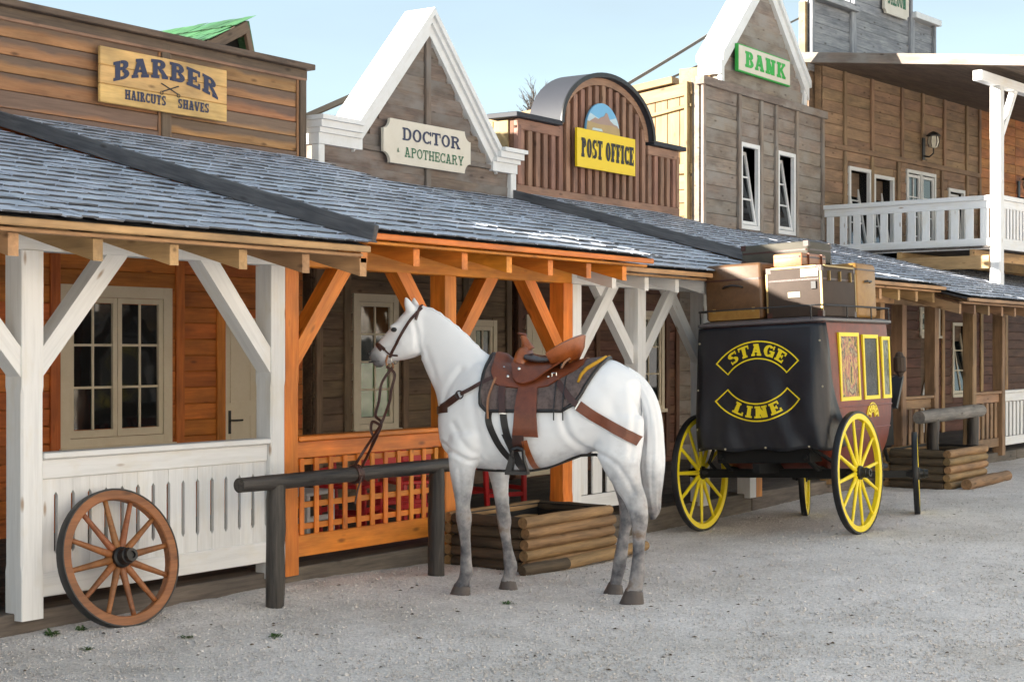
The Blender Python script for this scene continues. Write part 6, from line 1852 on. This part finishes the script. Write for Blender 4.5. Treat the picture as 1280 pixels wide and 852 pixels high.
# ------------------------------------------------------------------ harness straps
hs = thing('harness', 'dark leather breast collar, girths and breeching strap round the horse', 'harness', HM @ T(0, 0, 1.2))
for s in (-1, 1):
    drape([(.738, 1.262), (.70, 1.283), (.666, 1.301), (.593, 1.35)], .050, s).build('breast_strap', M['leather_dk'], hs, HM, smooth=60)
    drape([(.575, 1.36), (.498, 1.399), (.426, 1.44), (.345, 1.48)], .026, s, .018).build('breast_strap', M['leather_dk'], hs, HM, smooth=60)
    v = side_v(.585, 1.355, s); G().tube([(.585+.026*math.cos(a), v+s*.012, 1.355+.026*math.sin(a)) for a in np.linspace(0, 2*math.pi, 17)], .005, 6).build('ring', M['black_metal'], hs, HM)
    drape([(-.055, 1.49), (-.116, 1.424), (-.196, 1.336), (-.245, 1.292)], .040, s, .026).build('breeching_strap', M['leather_dk'], hs, HM, smooth=60)
    drape([(-.245, 1.292), (-.30, 1.253), (-.356, 1.217), (-.462, 1.156), (-.568, 1.10), (-.635, 1.062)], .068, s, .008, .010).build('breeching_strap', M['leather'], hs, HM, smooth=60)
    v = side_v(-.245, 1.292, s); timber('buckle', hs, M['chrome'], (-.225, v+s*.03, 1.265), (-.262, v+s*.03, 1.325), .012, .012, HM)
    drape([(.368, 1.25), (.372, 1.19), (.348, 1.113), (.295, 1.008), (.235, .925)], .044, s).build('girth', M['leather_bk'], hs, HM, smooth=60)
    drape([(.285, 1.43), (.278, 1.316), (.27, 1.24)], .046, s, .026).build('girth', M['leather_dk'], hs, HM, smooth=60)
    drape([(.27, 1.26), (.262, 1.18), (.235, 1.062), (.20, .955)], .048, s).build('girth', M['leather_bk'], hs, HM, smooth=60)
    v = side_v(.27, 1.235, s); timber('buckle', hs, M['chrome'], (.298, v+s*.016, 1.238), (.242, v+s*.016, 1.234), .010, .012, HM)
rstrap([(.25, 112), (.20, 135), (.17, 160), (.165, 180), (.17, 200), (.20, 225), (.25, 248)], .06).build('girth', M['leather_bk'], hs, HM, smooth=60)
g = G(); g.tube([radial(u, 180, .008) for u in (.52, .42, .30, .165, .03, -.09, -.2)] + [(-.30, 0, .955), (-.36, .06, .95)], .010, 6); g.build('belly_strap', M['leather_bk'], hs, HM, smooth=180)
g = G(); pts_ = []
for a in np.linspace(-70, 70, 15):
    d = Vector((math.cos(R(a)), math.sin(R(a)), 0)); zz_ = 1.235 + .025*abs(a)/70
    h = bvh.ray_cast(Vector((.60, 0, zz_))+d*.6, -d)
    if h[0] is not None: pts_.append(h[0]+d*.007)
g = G(); g.loft([[p+Vector((0, 0, .025)), p-Vector((0, 0, .025)), p*1+Vector((.006, 0, -.025)), p+Vector((.006, 0, .025))] for p in pts_]); g.build('breast_strap', M['leather_dk'], hs, HM, smooth=60)

# ------------------------------------------------------------------ bridle and reins
bd = thing('bridle', 'dark brown leather bridle on the white horse head', 'bridle', HM @ T(1.05, 0, 1.7))
for s in (-1, 1):
    drape([(.905, 1.945), (.93, 1.91), (.976, 1.852), (1.027, 1.77), (1.073, 1.688), (1.108, 1.634), (1.125, 1.600)], .020, s).build('cheek_strap', M['leather_dk'], bd, HM)
    drape([(1.222, 1.695), (1.195, 1.682), (1.160, 1.655)], .022, s).build('noseband', M['leather_dk'], bd, HM)
    drape([(1.160, 1.655), (1.120, 1.622), (1.065, 1.615)], .012, s).build('chin_strap', M['leather_dk'], bd, HM)
    v = side_v(1.13, 1.60, s, s*.05)
    G().tube([(1.133+.022*math.cos(a), v+s*.008, 1.588+.028*math.sin(a)) for a in np.linspace(0, 2*math.pi, 15)], .0055, 6).build('bit_ring', M['chrome'], bd, HM)
    G().tube([(1.14, v+s*.01, 1.62), (1.152, v+s*.012, 1.58), (1.145, v+s*.012, 1.53)], .008, 6).build('bit_shank', M['case_pink'], bd, HM)
pts_ = []
for a in np.linspace(-90, 90, 13):
    d = Vector((-.2*math.cos(R(a)), math.sin(R(a)), math.cos(R(a)))).normalized(); h = bvh.ray_cast(Vector((.935, 0, 1.86))+d*.4, -d)
    if h[0] is not None: pts_.append(h[0]+d*.004)
G().tube(pts_, .010, 6).build('crown_strap', M['leather_dk'], bd, HM)
pts_ = []
for a in np.linspace(-90, 90, 11):
    d = Vector((.7*math.cos(R(a)), math.sin(R(a)), .7*math.cos(R(a)))).normalized(); h = bvh.ray_cast(Vector((1.19, 0, 1.65))+d*.3, -d)
    if h[0] is not None: pts_.append(h[0]+d*.003)
G().tube(pts_, .010, 6).build('noseband', M['leather_dk'], bd, HM)
rn = thing('reins', 'leather reins hanging from the bridle to the dark log rail', 'reins', HM @ T(1.2, 0, 1.2))
HI = HM.inverted()
def ribbon(g, pts, w=.018, th=.004):
    P = [Vector(q) for q in dens([tuple(p) for p in pts], 8)]; rings = []
    for i, p in enumerate(P):
        t = (P[min(i+1, len(P)-1)]-P[max(i-1, 0)]).normalized(); a = t.cross(Vector((0, 1, 0))).normalized(); b = t.cross(a)
        rings.append([p+a*w/2+b*th, p-a*w/2+b*th, p-a*w/2-b*th, p+a*w/2-b*th])
    g.loft(rings)
knot = HI @ Vector((8.27, 7.04, .87)); K2 = HI @ Vector((8.30, 7.00, .865))
g = G(); ribbon(g, [(1.145, .075, 1.54), (1.085, .085, 1.49), (1.110, .08, 1.38), (1.13, .07, 1.29), (1.20, .06, 1.13), (knot+K2)/2+Vector((-.05, 0, .12)), knot]); g.build('rein', M['leather_dk'], rn, HM)
g = G(); ribbon(g, [(1.145, -.065, 1.54), (1.225, -.06, 1.43), (1.245, -.05, 1.30), (1.262, -.03, 1.20), (1.21, 0, 1.15), (1.24, .02, 1.05), K2]); g.build('rein', M['leather_dk'], rn, HM)
g = G(); ribbon(g, [(1.20, .06, 1.14), (1.26, .04, 1.16), (1.275, .03, 1.10), (1.255, .03, 1.04), (1.29, .02, .95)]); g.build('rein', M['leather_dk'], rn, HM)
for k in range(3):
    x = 8.255+.022*k
    pts_ = [HI @ Vector((x+.004*math.sin(a*2), 7.04+.057*math.cos(a), .812+.057*math.sin(a))) for a in np.linspace(0, 2*math.pi, 19)]
    G().tube(pts_, .009, 6).build('rail_wrap', M['leather_dk'], rn, HM)
G().tube([HI @ Vector((8.27, 6.98, .80)), HI @ Vector((8.22, 6.97, .72)), HI @ Vector((8.20, 6.98, .62))], .007, 6).build('rein_end', M['leather_dk'], rn, HM)
